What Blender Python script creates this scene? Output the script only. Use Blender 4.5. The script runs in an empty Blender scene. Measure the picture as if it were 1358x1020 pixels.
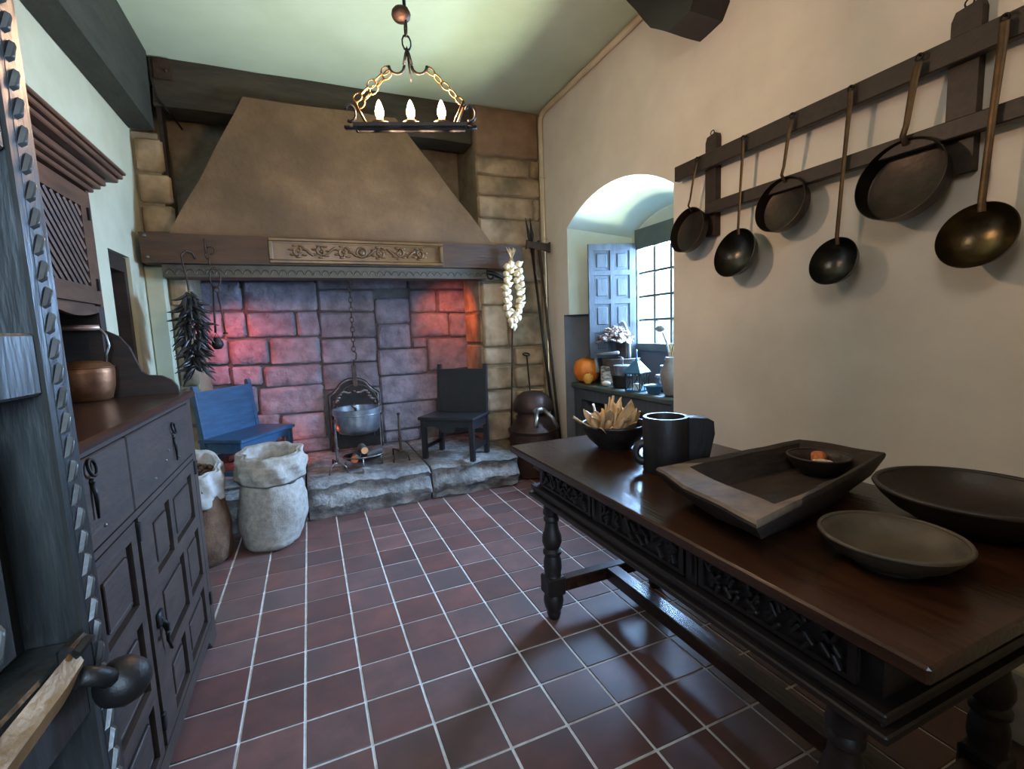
import bpy, bmesh, math, random
from mathutils import Matrix, Vector, noise
random.seed(7)
R = math.radians
sc = bpy.context.scene
col = sc.collection

# ------------------------------------------------------------------ camera
F, YAW, PITCH, ROLL, CAM_H = 629.13, -0.400133, 0.114040, -0.0388103, 1.4341
_cy, _sy, _cp, _sp = math.cos(YAW), math.sin(YAW), math.cos(PITCH), math.sin(PITCH)
_f = Vector((-_sy*_cp, _cy*_cp, -_sp)); _r = Vector((_cy, _sy, 0)); _u = _r.cross(_f)
_c, _s = math.cos(ROLL), math.sin(ROLL)
_r, _u = _c*_r + _s*_u, -_s*_r + _c*_u
cd = bpy.data.cameras.new('camera'); cam = bpy.data.objects.new('camera', cd); col.objects.link(cam)
cd.sensor_width = 36; cd.lens = F/1358*36; cd.clip_start = 0.02; cd.clip_end = 100
cam.matrix_world = Matrix(((_r.x, _u.x, -_f.x, 0), (_r.y, _u.y, -_f.y, 0), (_r.z, _u.z, -_f.z, CAM_H), (0, 0, 0, 1)))
sc.camera = cam

# ------------------------------------------------------------------ light and exposure
vs = sc.view_settings
vs.view_transform = 'Standard'; vs.look = 'None'; vs.gamma = 1; vs.use_curve_mapping = False; vs.exposure = 0.0
w = bpy.data.worlds.new('world'); sc.world = w; w.use_nodes = True
bg = w.node_tree.nodes['Background']; bg.inputs[0].default_value = (0.72, 0.87, 1.0, 1); bg.inputs[1].default_value = 3.0

def lamp(name, kind, loc, energy, color, target=None, **kw):
    l = bpy.data.lights.new(name, kind); l.energy = energy; l.color = color
    for k, v in kw.items(): setattr(l, k, v)
    o = bpy.data.objects.new(name, l); col.objects.link(o); o.location = loc
    if target is not None:
        o.rotation_euler = (Vector(target)-Vector(loc)).to_track_quat('-Z', 'Y').to_euler()
    return o
lamp('daylight_window', 'AREA', (3.25, 3.32, 1.95), 1050, (0.36, 0.58, 1.0), (0.6, 2.6, 0.55), shape='RECTANGLE', size=1.1, size_y=1.0)
lamp('sunlit_ground_bounce', 'AREA', (5.5, 3.30, -.6), 3000, (0.95, 1.0, 0.76), (2.6, 3.25, 1.98), shape='RECTANGLE', size=3.0, size_y=2.6)
lamp('doorway_light', 'AREA', (0.1, -1.45, 1.9), 27, (0.50, 0.72, 1.0), (0.15, 4.0, 0.55), shape='RECTANGLE', size=1.0, size_y=1.0, spread=R(75))
lamp('unseen_wall_fill', 'AREA', (-0.25, -0.2, 3.0), 26, (1.0, .90, .80), (2.2, 1.9, 1.2), shape='RECTANGLE', size=1.2, size_y=.8)  # added fill lamp behind the view, brightens the right wall
lamp('hearth_lamp_red', 'SPOT', (-0.79, 4.60, 1.66), 36, (1.0, 0.14, 0.13), (-0.48, 5.12, 1.10), spot_size=R(125), spot_blend=1.0, shadow_soft_size=0.04)
lamp('hearth_lamp_orange', 'SPOT', (1.22, 4.58, 1.80), 24, (1.0, 0.17, 0.06), (1.52, 5.15, 1.42), spot_size=R(110), spot_blend=1.0, shadow_soft_size=0.04)
lamp('ember_lamp', 'POINT', (-.22, 4.86, .42), 1.6, (1.0, .16, .05), shadow_soft_size=.03)

# ------------------------------------------------------------------ materials
def lin(c):
    c = c.lstrip('#'); v = [int(c[i:i+2], 16)/255 for i in (0, 2, 4)]
    return [x/12.92 if x <= .04045 else ((x+.055)/1.055)**2.4 for x in v]
MATS = {}
def mat(name, a, b=None, scale=6, rough=.6, bump=.2, metal=0, stretch=(1, 1, 1), detail=6, bscale=None, rnd=0., spec=.5, lo=.35, hi=.65, bdist=.01, c=None, cscale=2.):
    m = bpy.data.materials.new(name); m.use_nodes = True; MATS[name] = m
    nt = m.node_tree; N = nt.nodes; L = nt.links
    p = N['Principled BSDF']; p.inputs['Roughness'].default_value = rough; p.inputs['Metallic'].default_value = metal
    p.inputs['Specular IOR Level'].default_value = spec
    tc = N.new('ShaderNodeTexCoord'); mp = N.new('ShaderNodeMapping'); mp.inputs['Scale'].default_value = stretch
    L.new(tc.outputs['Object'], mp.inputs['Vector'])
    oi = N.new('ShaderNodeObjectInfo')
    ad = N.new('ShaderNodeVectorMath'); ad.operation = 'MULTIPLY_ADD'
    ad.inputs[1].default_value = (1, 1, 1); L.new(mp.outputs[0], ad.inputs[0])
    cb = N.new('ShaderNodeCombineXYZ'); mm = N.new('ShaderNodeMath'); mm.operation = 'MULTIPLY'; mm.inputs[1].default_value = 37.
    L.new(oi.outputs['Random'], mm.inputs[0]); L.new(mm.outputs[0], cb.inputs[0]); L.new(mm.outputs[0], cb.inputs[1])
    L.new(cb.outputs[0], ad.inputs[2])
    n = N.new('ShaderNodeTexNoise'); n.inputs['Scale'].default_value = scale; n.inputs['Detail'].default_value = detail; n.inputs['Roughness'].default_value = .6
    L.new(ad.outputs[0], n.inputs['Vector'])
    mr = N.new('ShaderNodeMapRange'); mr.inputs[1].default_value = lo; mr.inputs[2].default_value = hi; L.new(n.outputs['Fac'], mr.inputs[0])
    mx = N.new('ShaderNodeMix'); mx.data_type = 'RGBA'
    mx.inputs[6].default_value = (*lin(a), 1); mx.inputs[7].default_value = (*lin(b or a), 1)
    L.new(mr.outputs[0], mx.inputs[0]); out = mx.outputs[2]
    if c:
        n3 = N.new('ShaderNodeTexNoise'); n3.inputs['Scale'].default_value = cscale; n3.inputs['Detail'].default_value = 3; L.new(ad.outputs[0], n3.inputs['Vector'])
        m3 = N.new('ShaderNodeMapRange'); m3.inputs[1].default_value = .45; m3.inputs[2].default_value = .7; L.new(n3.outputs['Fac'], m3.inputs[0])
        x3 = N.new('ShaderNodeMix'); x3.data_type = 'RGBA'; L.new(m3.outputs[0], x3.inputs[0]); L.new(out, x3.inputs[6]); x3.inputs[7].default_value = (*lin(c), 1); out = x3.outputs[2]
    if rnd:
        hs = N.new('ShaderNodeHueSaturation'); m2 = N.new('ShaderNodeMapRange'); m2.inputs[3].default_value = 1-rnd; m2.inputs[4].default_value = 1+rnd
        L.new(oi.outputs['Random'], m2.inputs[0]); L.new(m2.outputs[0], hs.inputs['Value']); L.new(out, hs.inputs['Color']); out = hs.outputs[0]
        f1 = N.new('ShaderNodeMath'); f1.operation = 'MULTIPLY'; f1.inputs[1].default_value = 17.3; f2 = N.new('ShaderNodeMath'); f2.operation = 'FRACT'; m4 = N.new('ShaderNodeMapRange'); m4.inputs[3].default_value = .84; m4.inputs[4].default_value = 1.08
        L.new(oi.outputs['Random'], f1.inputs[0]); L.new(f1.outputs[0], f2.inputs[0]); L.new(f2.outputs[0], m4.inputs[0]); L.new(m4.outputs[0], hs.inputs['Saturation'])
    L.new(out, p.inputs['Base Color'])
    if bump:
        n2 = N.new('ShaderNodeTexNoise'); n2.inputs['Scale'].default_value = bscale or scale*3; n2.inputs['Detail'].default_value = 5
        L.new(ad.outputs[0], n2.inputs['Vector'])
        bp = N.new('ShaderNodeBump'); bp.inputs['Strength'].default_value = bump; bp.inputs['Distance'].default_value = bdist
        L.new(n2.outputs['Fac'], bp.inputs['Height']); L.new(bp.outputs[0], p.inputs['Normal'])
    return m
mat('plaster_right', '#d8cfc4', '#cdc4b8', 2.5, .9, .12, bscale=14)
mat('plaster_left', '#b8b59b', '#aca88c', 3, .9, .2, bscale=10)
mat('plaster_ceiling', '#bac4ae', '#b0baa2', 2, .9, .1, bscale=9)
mat('plaster_niche', '#bfcabd', '#b5c0b2', 3, .9, .12)
mat('dado_paint', '#5f6670', '#555a62', 4, .8, .1)
mat('hood_plaster', '#7d6145', '#684f36', 4, .92, .6, bscale=22, c='#5c4731', cscale=1.6)
mat('grout', '#e4e0dc', '#c6c1bc', 20, .9, .2)
mat('terracotta', '#704a43', '#5b403b', 7, .44, .06, rnd=.16, bscale=20, c='#54423f', cscale=2.)
mat('fire_stone', '#8a828a', '#665f68', 7, .9, 1., rnd=.14, bscale=13, bdist=.03)
mat('mortar', '#5f5a57', '#4b4745', 12, .95, .4)
mat('pier_stone', '#b09779', '#917758', 6, .92, .5, rnd=.12, bscale=24, c='#6d5f49', cscale=3.)
mat('pier_mortar', '#8d7f68', '#75684f', 9, .95, .4)
mat('hearth_stone', '#8f8d89', '#63615f', 14, .9, .9, bscale=30, bdist=.02, c='#4a4846', cscale=5.)
mat('dark_wood', '#33231a', '#20160f', 5, .55, .12, stretch=(1, 6, 6), bscale=14)
mat('table_dark', '#241a15', '#17110e', 5, .5, .12, stretch=(6, 1, 6), bscale=14)
mat('trough_worn', '#75634f', '#54463a', 9, .8, .5)
mat('table_wood', '#3c2416', '#291810', 4, .27, .12, stretch=(7, .8, 7), bscale=10)
mat('cupboard_wood', '#3f3027', '#2a201a', 5, .5, .25, stretch=(6, 1, 4), bscale=14)
mat('cabinet_wood', '#5a3d27', '#402a1a', 5, .45, .2, stretch=(6, 1, 5), bscale=14)
mat('door_wood', '#2f302e', '#1d1e1c', 5, .38, .2, stretch=(6, 6, 1), bscale=14)
mat('beam_wood', '#302f24', '#201f18', 3, .75, .5, stretch=(4, 1, 6), bscale=14)
mat('beam_wood_x', '#403627', '#2b251b', 3, .75, .5, stretch=(1, 4, 6), bscale=14)
mat('mantel_wood', '#4a2c0f', '#331d0a', 3, .55, .35, stretch=(1, 6, 7), bscale=12)
mat('carved_wood', '#6b4d27', '#4a3319', 8, .42, .25)
mat('lead_trim', '#4a4334', '#3a3428', 9, .6, .3)
mat('bluelit_wood', '#31506e', '#274058', 5, .35, .12, stretch=(1, 6, 6))  # chair wood with the blue daylight put into its colour
mat('black_wood', '#1f1c1e', '#151315', 5, .4, .15, stretch=(6, 1, 6))
mat('iron', '#2b2826', '#1c1a19', 14, .5, .3, metal=.6)
mat('rust_iron', '#4b382c', '#332721', 16, .6, .4, metal=.5)
mat('bright_iron', '#8f8a86', '#5f5b58', 14, .35, .2, metal=.9)
mat('pan_iron', '#3d332d', '#2a2420', 9, .42, .2, metal=.7)
mat('ladle_iron', '#4b4a48', '#35332f', 9, .3, .15, metal=.9)
mat('ladle_brass', '#5e5138', '#42382a', 9, .3, .15, metal=.9)
mat('handle_iron', '#54412a', '#3a2c1e', 10, .45, .2, metal=.7)
mat('aluminium', '#a9aeb4', '#7c8288', 9, .32, .15, metal=.85)
mat('copper', '#8a5a3a', '#5f3d28', 10, .45, .6, metal=.7, bscale=18, bdist=.006)
mat('kettle_grip', '#b08b78', '#8c6c5c', 8, .4, .1, metal=.6)
mat('old_copper', '#4f3a33', '#382924', 7, .5, .25, metal=.6)
mat('tin', '#a39d96', '#6f6a65', 9, .35, .2, metal=.9)
mat('latch_brass', '#936d3c', '#664b29', 14, .45, .3, metal=.3)
mat('pier_brown', '#8a6e55', '#755a44', 5, .92, .4, bscale=20)
mat('twist_wood', '#4e4d4a', '#343331', 9, .3, .15)
mat('brass', '#7a5a36', '#4f3b24', 12, .5, .25, metal=.8)
mat('jute', '#9d978e', '#827b72', 30, .95, .6, bscale=120, bdist=.004)
mat('sack_brown', '#6a4c34', '#4c3524', 12, .95, .5, bscale=80)
mat('sack_white', '#b2aea8', '#928e87', 10, .9, .4)
mat('nut_brown', '#5e402a', '#3c2718', 9, .55, .2, rnd=.3)
mat('garlic_skin', '#e6d5b0', '#c9b084', 12, .6, .2, rnd=.1)
mat('straw', '#c39a5c', '#a17a41', 14, .8, .3, rnd=.15)
mat('husk', '#e3bb84', '#bf9058', 7, .7, .3, stretch=(6, 6, 1), rnd=.2)
mat('chili_dark', '#2e2a2c', '#1d1a1c', 8, .35, .15, rnd=.3)
mat('pumpkin_skin', '#e0802a', '#c9661c', 5, .45, .1)
mat('gourd_skin', '#dba544', '#c28630', 5, .5, .1)
mat('stem_green', '#7d7440', '#5e5630', 6, .7, .2)
mat('birch_bark', '#c4c2b8', '#4e4b47', 16, .8, .4, stretch=(1, 1, 3), lo=.4, hi=.6)
mat('cream', '#d9d2c3', '#c3bba9', 6, .6, .1)
mat('lantern_blue', '#3f6f8c', '#2d5268', 8, .45, .15, metal=.3)
mat('vase_clay', '#8c8781', '#6f6a65', 8, .7, .2)
mat('dried_flower', '#a5968e', '#776158', 20, .85, .3, rnd=.3)
mat('wicker', '#5b544f', '#3d3733', 18, .8, .5, stretch=(1, 1, 5))
mat('pale_wood', '#9aa6ad', '#7b868c', 6, .5, .2, stretch=(6, 1, 6))
mat('shutter_wood', '#4b5158', '#3a3f45', 5, .45, .2, stretch=(6, 6, 1))
mat('window_wood', '#4d5650', '#3a423d', 5, .5, .2)
mat('bowl_wood', '#231c1a', '#161110', 7, .45, .3, stretch=(1, 3, 3))
mat('trough_wood', '#33241a', '#1f1610', 5, .75, .5, stretch=(2, 6, 6), bscale=10)
mat('gray_bowl', '#4e4639', '#393229', 8, .55, .4)
mat('dark_bowl', '#2e2320', '#1f1815', 8, .5, .3)
mat('log_bark', '#4d4642', '#332e2b', 12, .9, .6)
mat('log_end', '#c99569', '#a8713f', 12, .8, .3)
mat('log_orange', '#d2703a', '#b4552a', 12, .8, .3)
mat('bread_orange', '#d98b5a', '#b5653a', 16, .8, .5)
mat('bread_cream', '#d8c1a4', '#b59a7b', 16, .8, .4)
mat('pipe_paint', '#c2b59d', '#b5a78e', 8, .6, .1)
mat('masonry_white', '#b9b3a3', '#a8a292', 6, .85, .3)
mat('white_plastic', '#e6e4e0', None, 6, .4, 0)
mat('cup_black', '#221d1c', '#151211', 7, .48, .25, stretch=(3, 3, 1))
mat('door_gray', '#57504e', '#453f3e', 5, .6, .2, stretch=(6, 6, 1))
def emit(name, c, s):
    m = bpy.data.materials.new(name); m.use_nodes = True; p = m.node_tree.nodes['Principled BSDF']
    p.inputs['Base Color'].default_value = (*c, 1); p.inputs['Emission Color'].default_value = (*c, 1); p.inputs['Emission Strength'].default_value = s
    MATS[name] = m
BULB_W = 21.
def bulb_mat():
    m = bpy.data.materials.new('bulb_glow'); m.use_nodes = True; nt = m.node_tree; nt.nodes.clear()
    o = nt.nodes.new('ShaderNodeOutputMaterial'); t = nt.nodes.new('ShaderNodeBsdfTransparent'); e = nt.nodes.new('ShaderNodeEmission'); x = nt.nodes.new('ShaderNodeAddShader')
    e.inputs[0].default_value = (1., .74, .42, 1); e.inputs[1].default_value = 7.; t.inputs[0].default_value = (.9, .9, .9, 1)
    nt.links.new(t.outputs[0], x.inputs[0]); nt.links.new(e.outputs[0], x.inputs[1]); nt.links.new(x.outputs[0], o.inputs[0]); MATS['bulb_glow'] = m
bulb_mat()
def pane_mat():
    m = bpy.data.materials.new('window_glass'); m.use_nodes = True; nt = m.node_tree; nt.nodes.clear()
    o = nt.nodes.new('ShaderNodeOutputMaterial'); t = nt.nodes.new('ShaderNodeBsdfTransparent'); g = nt.nodes.new('ShaderNodeBsdfGlossy'); x = nt.nodes.new('ShaderNodeMixShader')
    t.inputs[0].default_value = (.95, .98, .97, 1); g.inputs['Roughness'].default_value = .05; x.inputs[0].default_value = .06
    nt.links.new(t.outputs[0], x.inputs[1]); nt.links.new(g.outputs[0], x.inputs[2]); nt.links.new(x.outputs[0], o.inputs[0]); MATS['window_glass'] = m
pane_mat()

# ------------------------------------------------------------------ builders
MW = {}
def rot(x=0, y=0, z=0): return Matrix.Rotation(R(z), 4, 'Z') @ Matrix.Rotation(R(y), 4, 'Y') @ Matrix.Rotation(R(x), 4, 'X')
def tr(x, y, z): return Matrix.Translation((x, y, z))
def frame(o, zdir, xhint=(0, 0, 1)):
    z = Vector(zdir).normalized(); x = Vector(xhint); x = (x - z*x.dot(z))
    if x.length < 1e-6: x = Vector((1, 0, 0)) - z*z.x
    x.normalize(); y = z.cross(x)
    return Matrix(((x.x, y.x, z.x, o[0]), (x.y, y.y, z.y, o[1]), (x.z, y.z, z.z, o[2]), (0, 0, 0, 1)))

class G:
    def __init__(s): s.b = bmesh.new()
    def _v(s, co, M): return s.b.verts.new(M @ Vector(co) if M else co)
    def box(s, x0, x1, y0, y1, z0, z1, M=None, bev=0):
        v = [s._v(c, M) for c in ((x0,y0,z0),(x1,y0,z0),(x1,y1,z0),(x0,y1,z0),(x0,y0,z1),(x1,y0,z1),(x1,y1,z1),(x0,y1,z1))]
        fs = [s.b.faces.new([v[i] for i in f]) for f in ((3,2,1,0),(4,5,6,7),(0,1,5,4),(1,2,6,5),(2,3,7,6),(3,0,4,7))]
        if bev:
            es = list({e for f in fs for e in f.edges}); bmesh.ops.bevel(s.b, geom=es, offset=bev, segments=1, affect='EDGES', profile=.5)
        return s
    def cbox(s, c, d, M=None, bev=0):
        T = tr(*c); T = (M @ T) if M else T
        return s.box(-d[0]/2, d[0]/2, -d[1]/2, d[1]/2, -d[2]/2, d[2]/2, T, bev)
    def prism(s, poly, h, M=None, h0=0):
        a = [s._v((x, y, h0), M) for x, y in poly]; b = [s._v((x, y, h), M) for x, y in poly]; n = len(poly)
        s.b.faces.new(a[::-1]); s.b.faces.new(b)
        for i in range(n): s.b.faces.new((a[i], a[(i+1) % n], b[(i+1) % n], b[i]))
        return s
    def lathe(s, prof, n=24, M=None, sx=1, sy=1, wob=None):
        rings = []
        for r, z in prof:
            if r < 1e-6: rings.append([s._v((0, 0, z), M)])
            else:
                ring = []
                for i in range(n):
                    a = 2*math.pi*i/n; k = 1 if not wob else wob(a, z)
                    ring.append(s._v((r*k*sx*math.cos(a), r*k*sy*math.sin(a), z), M))
                rings.append(ring)
        for A, B in zip(rings, rings[1:]):
            if len(A) == 1 and len(B) == 1: continue
            for i in range(n):
                j = (i+1) % n
                if len(A) == 1: s.b.faces.new((A[0], B[j], B[i]))
                elif len(B) == 1: s.b.faces.new((A[i], A[j], B[0]))
                else: s.b.faces.new((A[i], A[j], B[j], B[i]))
        return s
    def tube(s, pts, r, n=8, cap=True, flat=1, hint=None):
        pts = [Vector(p) for p in pts]; m = len(pts); rr = r if isinstance(r, (list, tuple)) else [r]*m
        rings = []; px = Vector(hint) if hint else None
        for i, p in enumerate(pts):
            t = (pts[min(i+1, m-1)] - pts[max(i-1, 0)]).normalized()
            if px is None: px = Vector((0, 0, 1)) if abs(t.z) < .9 else Vector((1, 0, 0))
            x = px - t*px.dot(t)
            if x.length < 1e-5: x = t.orthogonal()
            x.normalize(); px = x; y = t.cross(x)
            rings.append([s.b.verts.new(p + rr[i]*(math.cos(2*math.pi*k/n)*x + flat*math.sin(2*math.pi*k/n)*y)) for k in range(n)])
        for A, B in zip(rings, rings[1:]):
            for k in range(n): s.b.faces.new((A[k], A[(k+1) % n], B[(k+1) % n], B[k]))
        if cap: s.b.faces.new(rings[0][::-1]); s.b.faces.new(rings[-1])
        return s
    def torus(s, Rr, r, M=None, n=16, k=6, sx=1, sy=1, a0=0, a1=360):
        full = abs(a1-a0) >= 360; rings = []
        m = n if full else n+1
        for i in range(m):
            a = R(a0 + (a1-a0)*i/n)
            rings.append([s._v(((Rr+r*math.cos(2*math.pi*j/k))*math.cos(a)*sx, (Rr+r*math.cos(2*math.pi*j/k))*math.sin(a)*sy, r*math.sin(2*math.pi*j/k)), M) for j in range(k)])
        for i in range(n):
            A, B = rings[i], rings[(i+1) % m]
            for j in range(k): s.b.faces.new((A[j], B[j], B[(j+1) % k], A[(j+1) % k]))
        if not full: s.b.faces.new(rings[0]); s.b.faces.new(rings[-1][::-1])
        return s
    def ball(s, c, r, d=(1, 1, 1), n=10, m=6, M=None):
        prof = [(math.sin(math.pi*i/m), -math.cos(math.pi*i/m)) for i in range(m+1)]; prof[0] = (0, -1); prof[-1] = (0, 1)
        T = tr(*c) @ Matrix.Diagonal((r*d[0], r*d[1], r*d[2], 1)); T = (M @ T) if M else T
        return s.lathe(prof, n, T)
    def loft(s, rings, M=None, cap0=True, cap1=True, closed=True):
        rs = [[s._v(c, M) for c in ring] for ring in rings]; n = len(rs[0])
        for A, B in zip(rs, rs[1:]):
            for k in range(n if closed else n-1): s.b.faces.new((A[k], A[(k+1) % n], B[(k+1) % n], B[k]))
        if cap0: s.b.faces.new(rs[0][::-1])
        if cap1: s.b.faces.new(rs[-1])
        return s
    def quad(s, *pts): s.b.faces.new([s.b.verts.new(p) for p in pts]); return s
    def sub(s, cuts=2):
        bmesh.ops.subdivide_edges(s.b, edges=s.b.edges[:], cuts=cuts, use_grid_fill=True); return s
    def jit(s, amp, sc_=6, off=0):
        for v in s.b.verts:
            q = v.co*sc_ + Vector((off, off*1.7, off*.3)); v.co += Vector((noise.noise(q), noise.noise(q+Vector((9, 2, 5))), noise.noise(q+Vector((3, 8, 1)))))*amp
        return s
    def mesh(s, name, m, smooth=False):
        bmesh.ops.recalc_face_normals(s.b, faces=s.b.faces[:])
        me = bpy.data.meshes.new(name); s.b.to_mesh(me); s.b.free()
        for mm in (m if isinstance(m, (list, tuple)) else [m]): me.materials.append(MATS[mm])
        if smooth:
            me.polygons.foreach_set('use_smooth', [True]*len(me.polygons))
            if smooth is not True: me.set_sharp_from_angle(angle=R(smooth))
        return me
def put(name, me, parent=None, M=None, kind=None):
    o = bpy.data.objects.new(name, me); col.objects.link(o)
    if parent is not None: o.parent = parent
    if M is not None: o.matrix_basis = M
    MW[o.name] = (MW[parent.name] if parent else Matrix()) @ (M if M is not None else Matrix())
    if kind: o['kind'] = kind
    return o
def build(g, name, m, parent=None, smooth=False, world=False, kind=None, label=None):
    """world=True: the geometry in g is in room coordinates and is moved into its parent's own space"""
    if world and parent is not None: g.b.transform(MW[parent.name].inverted())
    o = put(name, g.mesh(name, m, smooth), parent, None, kind)
    if label: o['label'] = label
    return o
def thing(name, label, cat, loc=(0, 0, 0), rz=0, group=None):
    o = bpy.data.objects.new(name, None); col.objects.link(o); o.empty_display_size = .1
    M = tr(*loc) @ rot(0, 0, rz); o.matrix_basis = M; MW[o.name] = M
    o['label'] = label; o['category'] = cat
    if group: o['group'] = group
    return o
def tag(o, label, cat, group=None):
    o['label'] = label; o['category'] = cat
    if group: o['group'] = group
    return o
def single(g, name, m, label, cat, loc, smooth=False, group=None, rz=0):
    """a thing of one mesh, geometry in its own space"""
    o = put(name, g.mesh(name, m, smooth), None, tr(*loc) @ rot(0, 0, rz)); return tag(o, label, cat, group)
def struct(g, name, m, parent=None, smooth=False): return build(g, name, m, parent, smooth, world=True, kind='structure' if parent is None else None)

H = 3.59; XL, XR = -1.1, 2.33; YB = 5.12; YF = -1.6
# ------------------------------------------------------------------ room shell
floor = struct(G().box(XL-.1, XR+.7, YF, YB+.1, -.1, -.005), 'floor', 'grout')
tile_me = {}
rest = G()
for k in range(-5, 12):
    for m in range(-5, 25):
        x0, y0 = -.125+.22*k, 3.810-.22*m
        x1, y1 = x0+.22, y0+.22
        xa, xb = max(x0, XL), min(x1, XR); ya, yb = y0, min(y1, 5.1)
        if xb-xa < .03 or yb <= ya or yb < YF+.2: continue
        if ya > 4.1 and xb < 1.6: continue
        if ya > 4.5: continue
        g_ = .0052; dims = (xb-xa-2*g_, yb-ya-2*g_)
        if yb > .3:
            key = (round(dims[0], 3), round(dims[1], 3))
            if key not in tile_me:
                tile_me[key] = G().box(-dims[0]/2, dims[0]/2, -dims[1]/2, dims[1]/2, -.005, 0, bev=.0018).mesh('tile', 'terracotta')
            put('tile', tile_me[key], floor, tr((xa+xb)/2, (ya+yb)/2, random.uniform(-.0006, .0006)))
        else: rest.cbox(((xa+xb)/2, (ya+yb)/2, -.0025), (*dims, .005))
build(rest, 'tile', 'terracotta', floor, world=True, kind='stuff')
struct(G().box(XL-.1, XR+.7, YF, YB+.1, H, H+.1), 'ceiling', 'plaster_ceiling')

# left wall with a recessed doorway (Y 3.76-4.14)
g = G()
g.box(XL-.35, XL, YF, 3.76, 0, H).box(XL-.35, XL, 3.76, 4.15, 2.04, H).box(XL-.35, XL, 4.15, YB+.1, 0, H)
struct(g, 'wall_left', 'plaster_left')
d1 = struct(G().box(XL-.34, XL-.16, 3.765, 4.145, 0, 2.03), 'door_1', 'door_gray')
g = G().box(XL-.16, XL-.02, 4.085, 4.14, 0, 2.03).box(XL-.16, XL-.02, 3.77, 3.80, 0, 2.03).box(XL-.16, XL-.02, 3.80, 4.085, 1.93, 2.03)
build(g, 'door_frame', 'dark_wood', d1, world=True)
build(G().box(XL-.16, XL-.14, 3.82, 3.95, .1, 1.9, bev=.004).box(XL-.16, XL-.14, 3.96, 4.08, .1, 1.9, bev=.004), 'door_panel', 'door_gray', d1, world=True)
# back wall
struct(G().box(XL-.1, XR+.1, YB, YB+.2, 0, H), 'wall_back', 'pier_mortar')
# front wall with the doorway the view is taken from, and the lobby behind it
g = G().box(XL, -.48, -.5, -.3, 0, H).box(.62, XR, -.5, -.3, 0, H).box(-.48, .62, -.5, -.3, 2.3, H)
struct(g, 'wall_front', 'plaster_left')
struct(G().box(XL-.1, XR+.1, YF-.1, YF, 0, H), 'wall_lobby', 'plaster_left')

# right wall with arched window niche
NY0, NY1, NSP, NR = 2.60, 4.03, 2.37, .215
def arc(y0, y1, sp, rise, n=16):
    c, hw = (y0+y1)/2, (y1-y0)/2; rad = (hw*hw+rise*rise)/(2*rise); zc = sp+rise-rad
    return [(y0+(y1-y0)*i/n, zc+math.sqrt(max(0, rad*rad-(y0+(y1-y0)*i/n-c)**2))) for i in range(n+1)]
fr_arc = arc(NY0, NY1, NSP, NR); bk_arc = arc(2.72, 3.8, 2.26, .17)
frnt = [(2.60, -.1), (2.60, 1.56)] + fr_arc + [(4.03, 1.56), (4.13, 1.56), (4.13, -.1)]
back = [(2.72, -.1), (2.72, 1.56)] + bk_arc + [(3.8, 1.56), (3.82, 1.56), (3.82, -.1)]
XN = 2.9
g = G()
g.quad((XR, YF, -.1), (XR, 2.60, -.1), (XR, 2.60, H), (XR, YF, H)).quad((XR, 4.13, -.1), (XR, YB+.1, -.1), (XR, YB+.1, H), (XR, 4.13, H))
g.quad((XR, 4.03, 1.56), (XR, 4.13, 1.56), (XR, 4.13, H), (XR, 4.03, H))
for (a, za), (b, zb) in zip(fr_arc, fr_arc[1:]): g.quad((XR, a, za), (XR, b, zb), (XR, b, H), (XR, a, H))
wall_r = struct(g, 'wall_right', 'plaster_right')
g = G(); vf = [g.b.verts.new((XR, y, z)) for y, z in frnt]; vb = [g.b.verts.new((XN, y, z)) for y, z in back]
for i in range(len(frnt)-1):
    f_ = g.b.faces.new((vf[i], vf[i+1], vb[i+1], vb[i]))
    if i == len(frnt)-2: f_.material_index = 1
WY0, WY1, WZ0, WZ1 = 2.80, 3.72, 1.2, 2.31
# back plate of the niche around the window
for q in (((2.72, -.1), (3.82, -.1), (3.82, WZ0), (2.72, WZ0)), ((2.72, WZ0), (WY0, WZ0), (WY0, 2.5), (2.72, 2.5)), ((WY1, WZ0), (3.82, WZ0), (3.82, 2.5), (WY1, 2.5)), ((WY0, WZ1), (WY1, WZ1), (WY1, 2.5), (WY0, 2.5))):
    f_ = g.b.faces.new([g.b.verts.new((XN+.001, y, z)) for y, z in q])
    if q[0][1] < 0: f_.material_index = 1
build(g, 'niche_reveal', ['plaster_niche', 'dado_paint'], wall_r, smooth=30, world=True)
# window
win = struct(G().box(XN-.03, XN+.06, WY0, WY1, 2.13, WZ1).box(XN-.03, XN+.06, 3.685, WY1, WZ0, 2.13).box(XN-.03, XN+.06, WY0, 2.835, WZ0, 2.13).box(XN-.05, XN+.06, 2.835, 3.685, WZ0, 1.265), 'window_1', 'window_wood')
for i in range(1, 4):
    y = 2.835+.85*i/4; build(G().box(XN-.005, XN+.03, y-.012, y+.012, 1.265, 2.13), 'muntin', 'window_wood', win, world=True)
    z = 1.265+.865*i/4; build(G().box(XN-.003, XN+.028, 2.835, 3.685, z-.010, z+.010), 'muntin', 'window_wood', win, world=True)
for i in range(4):
    for j in range(4):
        y, z = 2.835+.2125*i, 1.265+.21625*j
        build(G().box(XN+.01, XN+.014, y+.012, y+.2005, z+.01, z+.206), 'pane', 'window_glass', win, world=True)
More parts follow.
